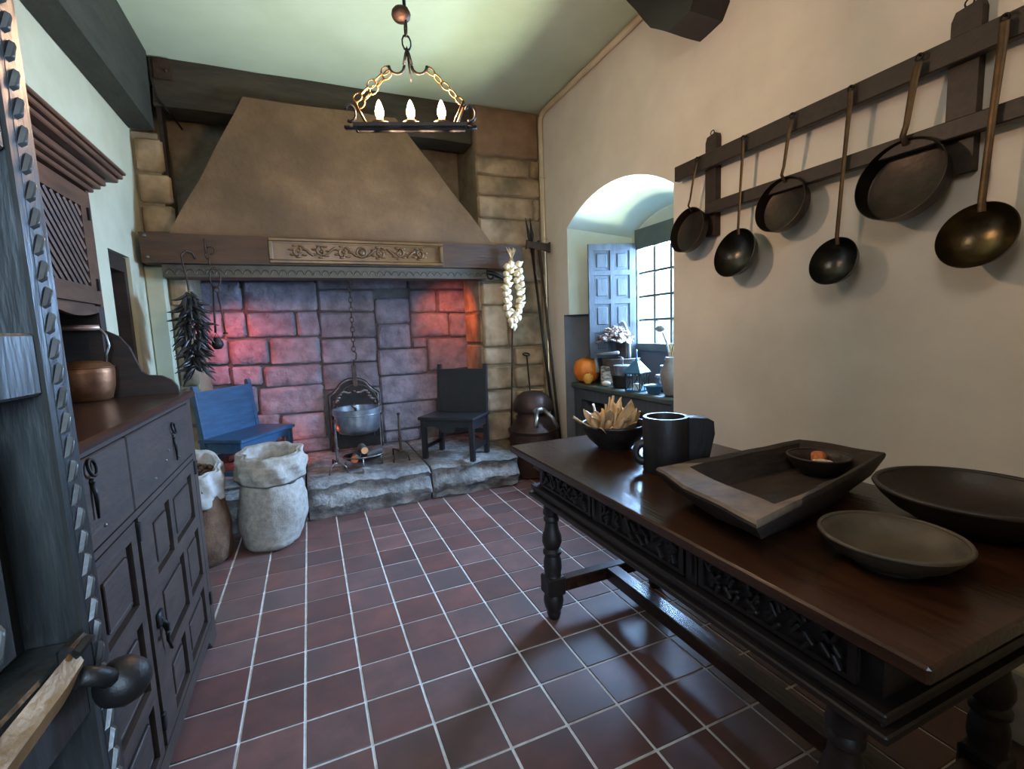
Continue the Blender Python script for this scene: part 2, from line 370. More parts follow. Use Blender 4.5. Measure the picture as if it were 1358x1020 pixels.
# shutter hinged on the window, folded back into the niche
sh = thing('shutter', 'grey panelled wooden shutter swung open beside the bright window', 'shutter', (2.86, 3.70, 1.14), 163)
SW, SH_ = .45, 1.05
g = G().box(0, SW, -.015, .015, 0, .06).box(0, SW, -.015, .015, SH_-.06, SH_).box(0, .06, -.015, .015, .06, SH_-.06).box(SW-.05, SW, -.015, .015, .06, SH_-.06).box(SW/2-.02, SW/2+.02, -.015, .015, .06, SH_-.06)
for i in range(1, 4): g.box(.06, SW-.05, -.0145, .0145, i*(SH_)/4-.022, i*SH_/4+.022)
build(g, 'shutter_frame', 'shutter_wood', sh)
for i in range(4):
    for j in range(2):
        x0, x1 = (.062, SW/2-.022) if j == 0 else (SW/2+.022, SW-.052); z0 = max(.062, i*SH_/4+.024); z1 = min(SH_-.062, (i+1)*SH_/4-.024)
        build(G().box(x0, x1, -.006, .006, z0, z1).box(x0+.025, x1-.025, -.012, .012, z0+.025, z1-.025, bev=.006), 'panel', 'shutter_wood', sh)

# beams at the ceiling
g = G().box(XL+.002, -.935, .2, 4.5, 3.03, H-.002); g.sub(6).jit(.008, 3); struct(g, 'beam_left', 'beam_wood', smooth=40)
g = G().box(-.93, 1.60, 4.56, 4.82, 3.24, H-.002); g.sub(6).jit(.012, 3); bb = struct(g, 'beam_back', 'beam_wood_x', smooth=40)
g = G().box(-.91, -.79, 4.545, 4.56, 3.43, 3.58).ball((-.83, 4.54, 3.49), .012); build(g, 'iron_plate', 'rust_iron', bb, world=True)
build(G().tube([(-.925, 4.5, 3.55), (-.92, 4.49, 3.40), (-.90, 4.52, 3.28), (-.84, 4.6, 3.2), (-.8, 4.75, 3.15)], .008, 6), 'cable', 'iron', bb, world=True)
g = G(); g.prism([(2.15, 3.588), (2.15, 3.22), (2.20, 3.15), (2.37, 3.13), (2.52, 3.24), (2.80, 3.588)], XR-.001, Matrix(((0, 0, 1, 0), (1, 0, 0, 0), (0, 1, 0, 0), (0, 0, 0, 1))), h0=2.08)
g.sub(3).jit(.006, 5); struct(g, 'beam_end', 'black_wood')
g = G().box(-.93, -.90, 4.60, 4.72, 2.6, 3.24); struct(g, 'trim_post', 'dark_wood')
# conduit along the corner and wall top
pipe = [(2.305, 4.47, .15), (2.305, 4.47, 3.42), (2.305, 4.46, 3.52), (2.305, 4.40, 3.555), (2.305, 4.30, 3.56), (2.305, 2.7, 3.56)]
tp = struct(G().tube(pipe, .024, 10), 'trim_1', 'pipe_paint', smooth=True)
for z in (.9, 1.75, 2.35, 2.95): build(G().torus(.023, .005, tr(2.305, 4.47, z), 12, 5).box(2.30, 2.34, 4.43, 4.445, z-.006, z+.006), 'pipe_clip', 'pipe_paint', tp, world=True)
struct(G().box(2.06, XR-.001, -.28, .76, 0, .25, bev=.008), 'trim_ledge', 'masonry_white')

# ------------------------------------------------------------------ fireplace
fp = thing('fireplace', 'great stone fireplace with sloping plaster hood and carved wooden mantel', 'fireplace', (.4, 4.5, 0))
def stone(name, x0, x1, z0, z1, y, parent, m, dep=.07, seed=0, rough=.010, ga=.004):
    """one block of a wall facing -Y, rounded and uneven at its face"""
    x0, x1, z0, z1 = x0+ga, x1-ga, z0+ga, z1-ga; g = G(); rows = []; ed = .016
    def steps(L_):
        n = max(2, min(8, int(L_/.042))); return [0, ed/L_] + [k/n for k in range(1, n)] + [1-ed/L_, 1]
    us, vs_ = steps(x1-x0), steps(z1-z0); nx, nz = len(us)-1, len(vs_)-1
    for j, v in enumerate(vs_):
        row = []
        for i, u in enumerate(us):
            ring = min(i, nx-i, j, nz-j); cor = (i in (0, nx)) and (j in (0, nz))
            q = Vector((x0+u*(x1-x0), seed*3.1, z0+v*(z1-z0)))
            px = q.x + noise.noise(q*7)*.007*(ring > 0) + (0 if not cor else (.012 if i == 0 else -.012))
            pz = q.z + noise.noise(q*7+Vector((5, 1, 2)))*.007*(ring > 0) + (0 if not cor else (.012 if j == 0 else -.012))
            py = y + noise.noise(q*22)*rough*.55 + noise.noise(q*11)*rough*.8 + noise.noise(q*4)*rough + (.026, .003, 0)[min(ring, 2)]
            row.append(g.b.verts.new((px, py, pz)))
        rows.append(row)
    for j in range(nz):
        for i in range(nx): g.b.faces.new((rows[j][i], rows[j][i+1], rows[j+1][i+1], rows[j+1][i]))
    rim = rows[0] + [r[-1] for r in rows[1:]] + rows[-1][-2::-1] + [r[0] for r in rows[-2:0:-1]]
    bk = [g.b.verts.new((v.co.x, y+dep, v.co.z)) for v in rim]
    for i in range(len(rim)): k = (i+1) % len(rim); g.b.faces.new((rim[i], rim[k], bk[k], bk[i]))
    g.b.faces.new(bk)
    return build(g, name, m, parent, smooth=50, world=True)
fb = build(G().box(XL, 1.72, 5.098, 5.119, .25, 2.1), 'back_masonry', 'mortar', fp, world=True)
BS = [(-0.935, -0.535, 1.714, 1.976), (-0.517, 0.11, 1.696, 1.978), (-0.903, -0.704, 1.471, 1.701), (-0.698, -0.522, 1.463, 1.697), (-0.51, -0.1, 1.457, 1.691), (-0.089, 0.114, 1.451, 1.691), (-0.926, -0.691, 1.224, 1.457), (-0.675, -0.358, 1.205, 1.440), (-0.343, 0.102, 1.187, 1.442), (-0.948, -0.693, 1.03, 1.21), (-0.681, -0.427, 1.009, 1.192), (-0.414, 0.097, 0.976, 1.174), (-0.97, -0.487, 0.74, 1.0), (-0.474, 0.105, 0.70, 0.97), (-0.97, -0.78, .458, .73), (-0.768, -0.316, 0.455, 0.72), (-0.301, 0.099, 0.437, 0.69), (-0.787, 0.131, 0.295, 0.445), (0.12, 0.649, 1.684, 1.9), (0.115, 0.646, 1.421, 1.675), (0.112, 0.643, 1.172, 1.413), (0.11, 0.648, 0.901, 1.165), (0.656, 1.01, 1.551, 1.814), (0.661, 0.995, 1.288, 1.543), (0.65, 1.163, 1.01, 1.278), (0.654, 1.304, 0.713, 1.004), (0.657, 1.235, 0.42, 0.706), (0.143, 0.65, 0.295, 0.62), (0.143, 0.65, 0.63, 0.893), (0.66, 1.03, 0.29, 0.415), (1.24, 1.71, 0.295, 0.42), (1.017, 1.291, 1.661, 1.898), (1.308, 1.71, 1.653, 1.897), (1.017, 1.427, 1.396, 1.651), (1.435, 1.703, 1.382, 1.644), (1.013, 1.174, 1.285, 1.39), (1.184, 1.69, 1.03, 1.375), (1.314, 1.69, 0.70, 1.015), (1.252, 1.71, 0.428, 0.69), (0.12, 0.997, 1.907, 2.06), (1.013, 1.71, 1.905, 2.06), (-.93, .11, 1.985, 2.07)]
for i, (a, b, c, d) in enumerate(BS): stone('stone', a, b, c, d, 5.058+random.uniform(-.012, .008), fb, 'fire_stone', dep=.052, seed=i, rough=.019, ga=.001)
# right pier
rp = build(G().box(1.625, XR-.001, 4.53, 5.118, .0, H-.002), 'pier', 'pier_mortar', fp, world=True)
RS = [(1.615, 2.30, 3.127, 3.585), (1.617, 2.194, 2.946, 3.127), (2.201, 2.30, 2.95, 3.125), (1.616, 2.30, 2.756, 2.946), (1.618, 2.221, 2.536, 2.756), (2.229, 2.30, 2.54, 2.756), (1.618, 2.29, 2.275, 2.536), (1.614, 2.29, 1.925, 2.27), (1.615, 1.887, 1.69, 1.919), (1.614, 1.887, 1.272, 1.688), (1.90, 2.29, 1.60, 1.92), (1.90, 2.29, 1.262, 1.59), (1.615, 1.935, 1.086, 1.262), (1.945, 2.29, 1.066, 1.25), (1.614, 1.940, 0.829, 1.07), (1.949, 2.29, 0.828, 1.05), (1.615, 1.945, 0.602, 0.813), (1.956, 2.29, 0.57, 0.811), (1.615, 1.893, 0.300, 0.588), (1.908, 2.29, 0.02, 0.556)]
for i, (a, b, c, d) in enumerate(RS): stone('stone', a, b, c, d, 4.495+random.uniform(-.006, .006), rp, 'pier_brown' if i == 0 else 'pier_stone', dep=.04, seed=50+i, rough=.008)
# side faces of the pier inside the fire mouth
for i, (z0, z1) in enumerate(((.3, .62), (.63, .98), (.99, 1.3), (1.31, 1.62), (1.63, 2.02))):
    g = G().box(1.600, 1.63, 4.535, 5.04, z0+.008, z1-.008, bev=.012); build(g, 'stone', 'pier_stone', rp, world=True)
# left pier and its quoins
lp = build(G().box(XL+.001, -.845, 4.53, 5.118, .25, 2.3).box(XL+.001, -.93, 4.53, 4.95, 2.3, 3.02), 'pier', 'pier_mortar', fp, world=True)
for i, (a, b, c, d) in enumerate(((-.97, -.835, 1.72, 2.05), (-.97, -.835, 1.42, 1.71), (-.97, -.835, 1.08, 1.41), (-.97, -.835, .76, 1.07), (-.97, -.835, .46, .75), (-1.09, -.90, 2.73, 2.98), (-1.09, -.87, 2.50, 2.72), (-1.09, -.87, 2.27, 2.49))):
    stone('stone', a, b, c, d, 4.50, lp, 'pier_stone', dep=.04, seed=90+i, rough=.008)
build(G().box(XL+.002, -.975, 4.44, 4.53, .26, 2.02, bev=.01), 'plaster_strip', 'plaster_left', fp, world=True)
# hood
g = G(); b0, b1, t0, t1, zb, zt = -.883, 1.68, -.325, .875, 2.235, 3.355
rings = []
for i in range(9):
    k = i/8; xl, xr = b0+(t0-b0)*k, b1+(t1-b1)*k; yf = 4.29+(4.50-4.29)*k; yb = 5.10+(4.555-5.10)*k; z = zb+(zt-zb)*k
    ring = [(xl+(xr-xl)*j/10, yf, z) for j in range(11)] + [(xr, yf+(yb-yf)*j/4, z) for j in range(1, 5)] + [(xr+(xl-xr)*j/10, yb, z) for j in range(1, 11)] + [(xl, yb+(yf-yb)*j/4, z) for j in range(1, 4)]
    rings.append(ring)
g.loft(rings).jit(.012, 4); build(g, 'hood', 'hood_plaster', fp, smooth=40, world=True)
# mantel beam
g = G().box(-1.055, 1.955, 4.25, 4.52, 2.02, 2.235); g.sub(5).jit(.006, 4); mb = build(g, 'mantel_beam', 'mantel_wood', fp, smooth=40, world=True)
for x, z in ((-1.02, 2.21), (-1.015, 2.06)): build(G().ball((x, 4.245, z), .013), 'nail', 'bright_iron', mb, world=True)
# carved panel on the mantel: moulded frame, rosette and scrolling leaves
px0, px1, pz0, pz1, py = -.228, 1.165, 2.028, 2.225, 4.215
g = G().box(px0, px1, py, 4.25, pz1-.026, pz1, bev=.006).box(px0, px1, py, 4.25, pz0, pz0+.026, bev=.006).box(px0, px0+.03, py, 4.25, pz0+.026, pz1-.026, bev=.006).box(px1-.03, px1, py, 4.25, pz0+.026, pz1-.026, bev=.006)
g.box(px0+.03, px1-.03, 4.236, 4.25, pz0+.02, pz1-.02).box(px0+.034, px1-.034, py+.008, 4.236, pz1-.038, pz1-.030).box(px0+.034, px1-.034, py+.008, 4.236, pz0+.030, pz0+.038)
cp = build(g, 'carved_panel', 'carved_wood', fp, world=True)
zc = (pz0+pz1)/2; xc = (px0+px1)/2
g = G().torus(.040, .008, tr(xc, 4.226, zc) @ rot(90), 16, 6).ball((xc, 4.228, zc), .026, (1, .6, 1)); build(g, 'rosette', 'carved_wood', cp, smooth=True, world=True)
for sgn in (-1, 1):
    for i in range(3):
        cx = xc+sgn*(.145+.17*i); up = 1 if i % 2 == 0 else -1
        pts = [(cx+sgn*(-.11+.02*k)*1.0, 4.226, zc+up*.036*math.sin(k*.55-1.2)) for k in range(6)]
        for k in range(11):
            a = k*.62; r_ = .042*(1-k/14); pts.append((cx+sgn*r_*math.cos(a-1.6), 4.226, zc+up*r_*math.sin(a-1.6)))
        g = G().tube(pts, [.007+.003*math.sin(k) for k in range(len(pts))], 6).ball((cx, 4.226, zc), .013, (1, .7, 1))
        for k in range(7):
            a = k*.9+i; g.ball((cx+.055*math.cos(a), 4.228, zc+.046*math.sin(a)), .017, (1.3, .5, .55), 8, 5)
        build(g, 'leaf_scroll', 'carved_wood', cp, smooth=True, world=True)
# embossed strip under the mantel
g = G().box(-.95, 1.60, 4.30, 4.50, 1.925, 2.018)
vl = build(g, 'valance', 'lead_trim', fp, world=True)
g = G()
for i in range(40):
    x = -.93+i*.0635; g.torus(.028, .004, tr(x+.03, 4.299, 1.94) @ rot(90), 8, 4, a0=10, a1=170, sy=1.5)
g.box(-.95, 1.6, 4.292, 4.30, 1.925, 1.934); build(g, 'embossing', 'lead_trim', vl, world=True)
g = G().tube([(1.60, 4.31, 1.99), (1.68, 4.31, 1.975), (1.76, 4.31, 1.94), (1.80, 4.31, 1.90)], [.02, .022, .018, .014], 8).torus(.03, .009, tr(1.64, 4.30, 1.955) @ rot(90), 12, 6); build(g, 'iron_scroll', 'iron', vl, smooth=True, world=True)
# hearth slabs
def slab(x0, x1, seed):
    g = G(); nx, ny, nz = max(6, int((x1-x0)/.028)), 26, 11
    yf = 3.93; yb = 5.09; top = .292
    grid = []
    prof = [(yf+.03, .0)] + [(yf+.02*math.sin(j), top*j/nz) for j in range(1, nz)] + [(yf+.03, top-.012)] + [(yf+.05+(yb-yf-.05)*(j/ny)**1.3, top) for j in range(ny+1)]
    for i in range(nx+1):
        x = x0+(x1-x0)*i/nx; row = []
        for j, (y, z) in enumerate(prof):
            q = Vector((x*6+seed, y*6, z*6.5)); fr_ = 1 if j <= nz+2 else .30
            d = noise.noise(q)*.022+noise.noise(q*2.6)*.018+noise.noise(q*6.5)*.012
            e = min(i, nx-i); ed = .012 if e == 0 else 0
            row.append(g.b.verts.new((x, y+d*fr_+ed, max(0, z+(d*.7*fr_ if z > .02 else 0)-ed*(z > .1)))))
        grid.append(row)
    m_ = len(prof)
    for i in range(nx):
        for j in range(m_-1): g.b.faces.new((grid[i][j], grid[i+1][j], grid[i+1][j+1], grid[i][j+1]))
    for i in (0, nx):
        base = [g.b.verts.new((grid[i][0].co.x, grid[i][-1].co.y, 0))]
        g.b.faces.new(grid[i]+base)
    build(g, 'hearth_slab', 'hearth_stone', fp, smooth=35, world=True)
slab(-1.09, -.115, 1); slab(-.10, .875, 5); slab(.892, 1.70, 9)

# ------------------------------------------------------------------ chairs on the hearth
def fireside_chair(name, label, loc, rz, W, D, seat_h, back_h, m, hz=.294):
    """local: x along the seat, +y to the back, origin between the feet"""
    t = thing(name, label, 'chair', (*loc, hz), rz)
    lw = .045; hx, hy = W/2, D/2
    build(G().box(-hx-.015, hx+.015, -hy-.02, hy, seat_h-.028, seat_h, bev=.005), 'seat', m, t)
    for sx in (-1, 1):
        build(G().box(sx*hx-lw/2-sx*lw/2, sx*hx+lw/2-sx*lw/2, -hy, -hy+lw, 0, seat_h-.028, bev=.004), 'leg', m, t)
        x = sx*hx-sx*lw/2
        g = G().prism([(hy-lw, 0), (hy, 0), (hy, seat_h), (hy+.035, back_h-.03), (hy+.03, back_h), (hy+.005, back_h), (hy-.005, back_h-.05), (hy-lw, seat_h)], x+lw*.42, Matrix(((0, 0, 1, 0), (1, 0, 0, 0), (0, 1, 0, 0), (0, 0, 0, 1))), h0=x-lw*.42)
        build(g, 'leg', m, t)
        build(G().box(sx*hx-sx*lw*.5-.011, sx*hx-sx*lw*.5+.011, -hy+lw, hy-lw, .09, .125), 'stretcher', m, t)
        build(G().box(sx*hx-sx*lw*.5-.012, sx*hx-sx*lw*.5+.012, -hy+lw, hy-lw, seat_h-.11, seat_h-.028), 'apron', m, t)
    sh_ = Matrix(((1, 0, 0, 0), (0, 1, .035/(back_h-seat_h), hy-.03-seat_h*.035/(back_h-seat_h)), (0, 0, 1, 0), (0, 0, 0, 1)))
    build(G().box(-hx+lw*.5, hx-lw*.5, -.009, .012, seat_h, back_h-.045, sh_), 'backrest', m, t)
    # scalloped front rail
    poly = [(-hx+lw, seat_h-.028), (-hx+lw, seat_h-.12)]
    n = 3; w_ = (2*hx-2*lw)/n
    for i in range(n):
        for k in range(1, 9):
            a = math.pi*k/8; poly.append((-hx+lw+w_*i+w_*(1-math.cos(a))/2, seat_h-.12+.035*(math.sin(a) if i != 1 else -math.sin(a)*.7)))
    poly.append((hx-lw, seat_h-.028))
    build(G().prism(poly, -hy+.032, Matrix(((1, 0, 0, 0), (0, 0, 1, 0), (0, 1, 0, 0), (0, 0, 0, 1))), h0=-hy+.010), 'apron', m, t)
    build(G().box(-hx+lw, hx-lw, hy-.04, hy-.02, .19, .23), 'stretcher', m, t)
    return t
fireside_chair('fireside_chair', 'dark low wooden chair with scalloped rail at garlic side of hearth', (1.19, 4.20), -42.5, .52, .37, .39, .84, 'black_wood')
fireside_chair('fireside_chair', 'blue-lit wide wooden chair with plank back behind the sacks', (-.52, 4.46), 56.2, .62, .37, .385, .80, 'bluelit_wood')

# ------------------------------------------------------------------ fire tools on the hearth
def links(pts, r, thick, parent, m, n=10):
    """a chain of separate links along a polyline (room coordinates)"""
    pts = [Vector(p) for p in pts]; L_ = [(b-a).length for a, b in zip(pts, pts[1:])]; tot = sum(L_); pitch = r*1.3*2-thick*2.2; cnt = max(1, int(tot/pitch)); me = G().torus(r, thick, None, n, 5, sx=1.3, sy=.8).mesh('chain_link', m, True)
    inv = MW[parent.name].inverted()
    for i in range(cnt):
        d = (i+.5)/cnt*tot
        for a, b, l in zip(pts, pts[1:], L_):
            if d <= l: break
            d -= l
        t = (b-a).normalized(); p = a+t*d
        hint = Vector((1, 0, 0)) if i % 2 else Vector((0, 1, 0))
        z = hint - t*hint.dot(t)
        if z.length < .05: z = t.orthogonal()
        z.normalize(); y = z.cross(t)
        put('chain_link', me, parent, inv @ Matrix(((t.x, y.x, z.x, p.x), (t.y, y.y, z.y, p.y), (t.z, y.z, z.z, p.z), (0, 0, 0, 1))))
ch = thing('chimney_chain', 'rusty pot chain hanging down the chimney above the cauldron', 'chain', (.36, 4.45, 1.05))
links([(.375, 4.45, 2.12), (.365, 4.45, 1.30)], .020, .0045, ch, 'rust_iron')
build(G().tube([(.365, 4.45, 1.31), (.385, 4.45, 1.28), (.38, 4.45, 1.23), (.36, 4.45, 1.22), (.355, 4.45, 1.17)], .007, 6), 'hook', 'rust_iron', ch, True, world=True)
build(G().box(.335, .375, 4.444, 4.456, .985, 1.18, bev=.004), 'flat_bar', 'rust_iron', ch, world=True)
cz = .555
ca = thing('cauldron', 'round grey metal cauldron hanging over the fire', 'cauldron', (.355, 4.45, cz))
prof = [(0, 0), (.10, .004), (.165, .022), (.190, .055), (.197, .11), (.198, .185), (.206, .190), (.207, .235), (.200, .24), (.193, .235), (.189, .12), (.175, .05), (.10, .018), (0, .014)]
build(G().lathe(prof, 40), 'body', 'aluminium', ca, 40)
build(G().torus(.2075, .004, tr(0, 0, .19), 40, 5), 'rim_band', 'aluminium', ca, True)
g = G().tube([(-.207, 0, .20), (-.205, 0, .25), (-.16, 0, .36), (-.08, 0, .43), (0, 0, .455), (.08, 0, .43), (.16, 0, .36), (.205, 0, .25), (.207, 0, .20)], .006, 6); build(g, 'bail_handle', 'rust_iron', ca, True)
for sx in (-1, 1): build(G().cbox((sx*.208, 0, .215), (.012, .05, .05), bev=.003), 'ear', 'bright_iron', ca)
build(G().tube([(.02, .02, .10), (-.02, -.03, .24), (-.035, -.04, .27)], [.012, .012, .02], 8), 'ladle', 'bright_iron', ca, True)
fbk = thing('fireback', 'arched cast iron fireback with garland relief behind the cauldron', 'fireback', (.38, 5.0, .292))
arch = [(-.25, 0), (.25, 0), (.25, .57)] + [(.25-.06*k/3, .57+.015*k) for k in range(1, 4)] + [(.16*math.cos(a), .62+.115*math.sin(a)) for a in [R(20+140*k/10) for k in range(11)]] + [(-.19, .615), (-.25, .57)]
XZ = Matrix(((1, 0, 0, 0), (0, 0, 1, 0), (0, 1, 0, 0), (0, 0, 0, 1)))
build(G().prism(arch, .012, XZ, h0=-.012), 'plate', 'iron', fbk)
pts = [(x*.93, -.016, z*.96+.01) for x, z in arch]; build(G().tube(pts+[pts[0]], .008, 6), 'border', 'bright_iron', fbk, True)
g = G()
for sx in (-1, 1):
    for i in range(11):
        t_ = i/10; g.ball((sx*(.19*(1-t_)**.7), -.018, .50+.10*math.sin(t_*1.5)-.02*math.sin(t_*9)), .016, (1.3, .6, .9), 7, 5)
    for i in range(6): g.ball((sx*.20, -.018, .47-.05*i), .012, (1, .6, 1.3), 7, 5)
    g.tube([(sx*.17, -.016, .12), (sx*.17, -.016, .46)], .006, 5)
build(g, 'garland', 'bright_iron', fbk, True)
def andiron(label, x, y, hgt, m):
    t = thing('andiron', label, 'andiron', (x, y, .294), 0, None)
    pr = [(0, .09), (.011, .09), (.012, .15), (.010, .20), (.016, .205), (.016, .22), (.010, .225), (.011, .30), (.009, hgt-.05), (.008, hgt-.03), (.015, hgt-.015), (.015, hgt-.005), (0, hgt)]
    build(G().lathe(pr, 12), 'shaft', m, t, 40)
    for sx in (-1, 1): build(G().tube([(0, 0, .095), (sx*.03, -.01, .09), (sx*.06, -.02, .06), (sx*.072, -.025, .006)], [.009, .008, .007, .006], 6), 'foot', m, t, True)
    build(G().tube([(0, 0, .095), (-.02, .12, .085), (-.03, .24, .07), (-.03, .26, .006)], [.009, .008, .008, .008], 6), 'log_bar', 'rust_iron', t, True)
andiron('tall iron andiron beside the cauldron on the sack side', .145, 4.14, .46, 'bright_iron')
andiron('rusty iron andiron on the chair side of the fire', .685, 4.25, .45, 'rust_iron')
fbk2 = thing('fire_basket', 'low oval iron fire grate on three feet holding logs', 'fire grate', (.36, 4.23, .294))
build(G().torus(.17, .007, tr(0, 0, .115), 28, 6, sy=.7), 'rim', 'bright_iron', fbk2, True)
build(G().lathe([(0, .055), (.08, .06), (.14, .085), (.168, .115), (.164, .115), (.135, .09), (.08, .066), (0, .06)], 28, sy=.7), 'pan', 'iron', fbk2, True)
for a in (265, 20, 155): build(G().tube([(.16*math.cos(R(a)), .112*math.sin(R(a)), .11), (.165*math.cos(R(a)), .116*math.sin(R(a)), .05), (.17*math.cos(R(a)), .12*math.sin(R(a)), .003)], .008, 6), 'foot', 'bright_iron', fbk2, True)
def log(label, p, d, r, L_, me):
    t = thing('log', label, 'log', p); M = frame((0, 0, 0), d)
    build(G().lathe([(0, -L_/2), (r*.9, -L_/2), (r, -L_/2+.01), (r*1.02, 0), (r*.97, L_/2-.01), (r*.9, L_/2), (0, L_/2)], 12, M).jit(.004, 20), 'bark', 'log_bark', t, 40)
    build(G().lathe([(0, -L_/2-.003), (r*.86, -L_/2-.003), (r*.86, -L_/2+.002)], 12, M), 'cut_end', me, t)
log('short log with orange cut end lying in the fire grate', (.30, 4.22, .405), (.25, 1, .06), .036, .17, 'log_orange')
log('pale-ended log resting on top of the fire grate pile', (.36, 4.23, .463), (-.1, 1, .03), .034, .15, 'log_end')
log('bark-covered stick lying across the wall side of the fire grate', (.455, 4.235, .415), (1, .35, .1), .030, .15, 'log_bark')
g = G(); g.cbox((0, 0, .02), (.07, .05, .04)); g.sub(2).jit(.014, 25); single(g, 'stone', 'hearth_stone', 'small loose stone on the hearth in front of the grate', 'stone', (.37, 4.06, .29), 40)

# ------------------------------------------------------------------ sacks
def sack(label, x, y, r, h, mb_, mt, seed, tilt):
    t = thing('sack', label, 'sack', (x, y, 0))
    def wob(a, z):
        q = Vector((math.cos(a)*1.6, math.sin(a)*1.6, z*5+seed)); return 1+.14*noise.noise(q)+.04*noise.noise(Vector((math.cos(a)*5, math.sin(a)*5, z*16+seed)))
    pr = [(0, .0), (r*.75, .0), (r*.93, .03), (r*1.0, .10), (r*1.06, h*.28), (r*1.08, h*.45), (r*1.0, h*.62), (r*.90, h*.74), (r*.84, h*.80)]
    g = G(); rows = []
    pf = []
    for (r0, z0), (r1, z1) in zip(pr, pr[1:]):
        for k in range(3): pf.append((r0+(r1-r0)*k/3, z0+(z1-z0)*k/3))
    pf.append(pr[-1]); pf[0] = (0, 0)
    Sh = Matrix(((1, 0, tilt[0], 0), (0, 1, tilt[1], 0), (0, 0, 1, 0), (0, 0, 0, 1)))
    St = Matrix(((1, 0, tilt[0], 0), (0, 1, tilt[1], 0), (-tilt[2]*.3, tilt[2], 1, 0), (0, 0, 0, 1)))
    build(G().lathe(pf, 48, Sh, wob=wob), 'body', mb_, t, True)
    def wob2(a, z):
        return 1+.16*noise.noise(Vector((math.cos(a)*2.6, math.sin(a)*2.6, z*7+seed)))+.05*math.sin(a*9+z*40+seed)
    rr = [(r*.80, h*.76), (r*.95, h*.71), (r*1.04, h*.73), (r*1.08, h*.80), (r*1.06, h*.89), (r*.97, h*.97), (r*.84, h*.995), (r*.74, h*.95), (r*.70, h*.86), (r*.72, h*.78), (r*.78, h*.74)]
    pf = []
    for (r0, z0), (r1, z1) in zip(rr, rr[1:]):
        for k in range(3): pf.append((r0+(r1-r0)*k/3, z0+(z1-z0)*k/3+.012*math.sin(len(pf)*1.7)))
    build(G().lathe(pf, 64, St, wob=wob2), 'rolled_top', mt, t, True)
    return t, St
t_, S1 = sack('full pale jute sack with rolled top standing in front of the hearth', -.345, 3.66, .205, .67, 'jute', 'jute', 3, (.06, .0, .12))
build(G().torus(.182, .004, S1 @ tr(0, 0, .475), 32, 5), 'tie_string', 'straw', t_, True)
build(G().lathe([(0, .54), (.10, .535), (.145, .52)], 24, S1).jit(.012, 20), 'filling', 'sack_white', t_, True)
t2, S2 = sack('brown sack with white folded lining between cupboard and pale sack', -.735, 3.53, .160, .66, 'sack_brown', 'sack_white', 11, (-.02, .05, .45))
g = G()
for i in range(60):
    a, rr = random.uniform(0, 6.28), .115*math.sqrt(random.random()); g.ball(tuple(S2 @ Vector((rr*math.cos(a), rr*math.sin(a), .585+random.uniform(-.01, .012)))), .019, (1, .8, .8), 7, 5)
build(G().lathe([(0, .585), (.12, .575)], 20, S2), 'filling', 'nut_brown', t2)
nb = build(g, 'nuts', 'nut_brown', t2, True, kind='stuff')

# ------------------------------------------------------------------ hanging from the mantel
cs = thing('chili_string', 'string of dried dark chili peppers hanging from mantel hook', 'chilies', (-.77, 4.12, 1.2))
def W(t, *pts): return [tuple(MW[t.name].inverted() @ Vector(p)) for p in pts]
build(G().tube([(-.725, 4.235, 2.05), (-.735, 4.22, 2.09), (-.77, 4.20, 2.105), (-.80, 4.18, 2.07), (-.79, 4.16, 2.0), (-.77, 4.13, 1.88), (-.765, 4.12, 1.80)], .007, 6), 'hook', 'rust_iron', cs, True, world=True)
build(G().tube([(-.765, 4.12, 1.81), (-.77, 4.12, 1.5), (-.76, 4.12, 1.25)], .006, 6), 'cord', 'straw', cs, True, world=True)
cme = []
for s_ in range(4):
    L_ = .095+.02*s_; cme.append(G().tube([(0, 0, 0), (L_*.25, 0, .002), (L_*.5, 0, -.004-.004*s_), (L_*.75, .004*s_, -.016-.004*s_), (L_, .006, -.036)], [.006, .0125, .0125, .009, .002], 6).mesh('chili', 'chili_dark', True))
inv = MW[cs.name].inverted()
for i in range(120):
    k = i/119; z = 1.80-k*.55; a = i*2.4; sp = .03+.035*math.sin(math.pi*min(1, k*1.15)); dn = 35+random.uniform(-12, 25)
    M = inv @ tr(-.768+sp*.5*math.cos(a), 4.12+sp*.5*math.sin(a), z) @ rot(0, 0, math.degrees(a)+random.uniform(-20, 20)) @ rot(0, dn, 0) @ rot(random.uniform(0, 360))
    put('chili', cme[i % 4], cs, M)
# iron steelyard and a tiny pot
sy_ = thing('steelyard', 'thin iron hanging scale with long rod on the mantel', 'scale', (-.62, 4.18, 1.5))
build(G().tube([(-.655, 4.24, 2.20), (-.65, 4.235, 2.10)], .006, 5).torus(.028, .005, tr(-.62, 4.235, 2.115) @ rot(90), 12, 5, a0=-100, a1=140), 'nail_hook', 'rust_iron', sy_, True, world=True)
links([(-.645, 4.225, 2.10), (-.63, 4.215, 2.0)], .018, .004, sy_, 'rust_iron')
build(G().torus(.035, .005, tr(-.605, 4.205, 1.91) @ rot(90), 16, 5, sy=2.0), 'frame_loop', 'rust_iron', sy_, True, world=True)
build(G().torus(.016, .004, tr(-.60, 4.205, 1.82) @ rot(90), 12, 5).tube([(-.60, 4.205, 1.80), (-.585, 4.20, 1.65), (-.575, 4.20, 1.50)], [.006, .006, .005], 6).cbox((-.575, 4.20, 1.495), (.03, .01, .014)), 'rod', 'rust_iron', sy_, True, world=True)
build(G().tube([(-.625, 4.21, 1.87), (-.635, 4.20, 1.62), (-.64, 4.20, 1.50)], [.005, .007, .008], 6), 'side_rod', 'iron', sy_, True, world=True)
sb = thing('weight_pot', 'tiny round iron pot hanging below the scale rod', 'pot', (-.635, 4.20, 1.375))
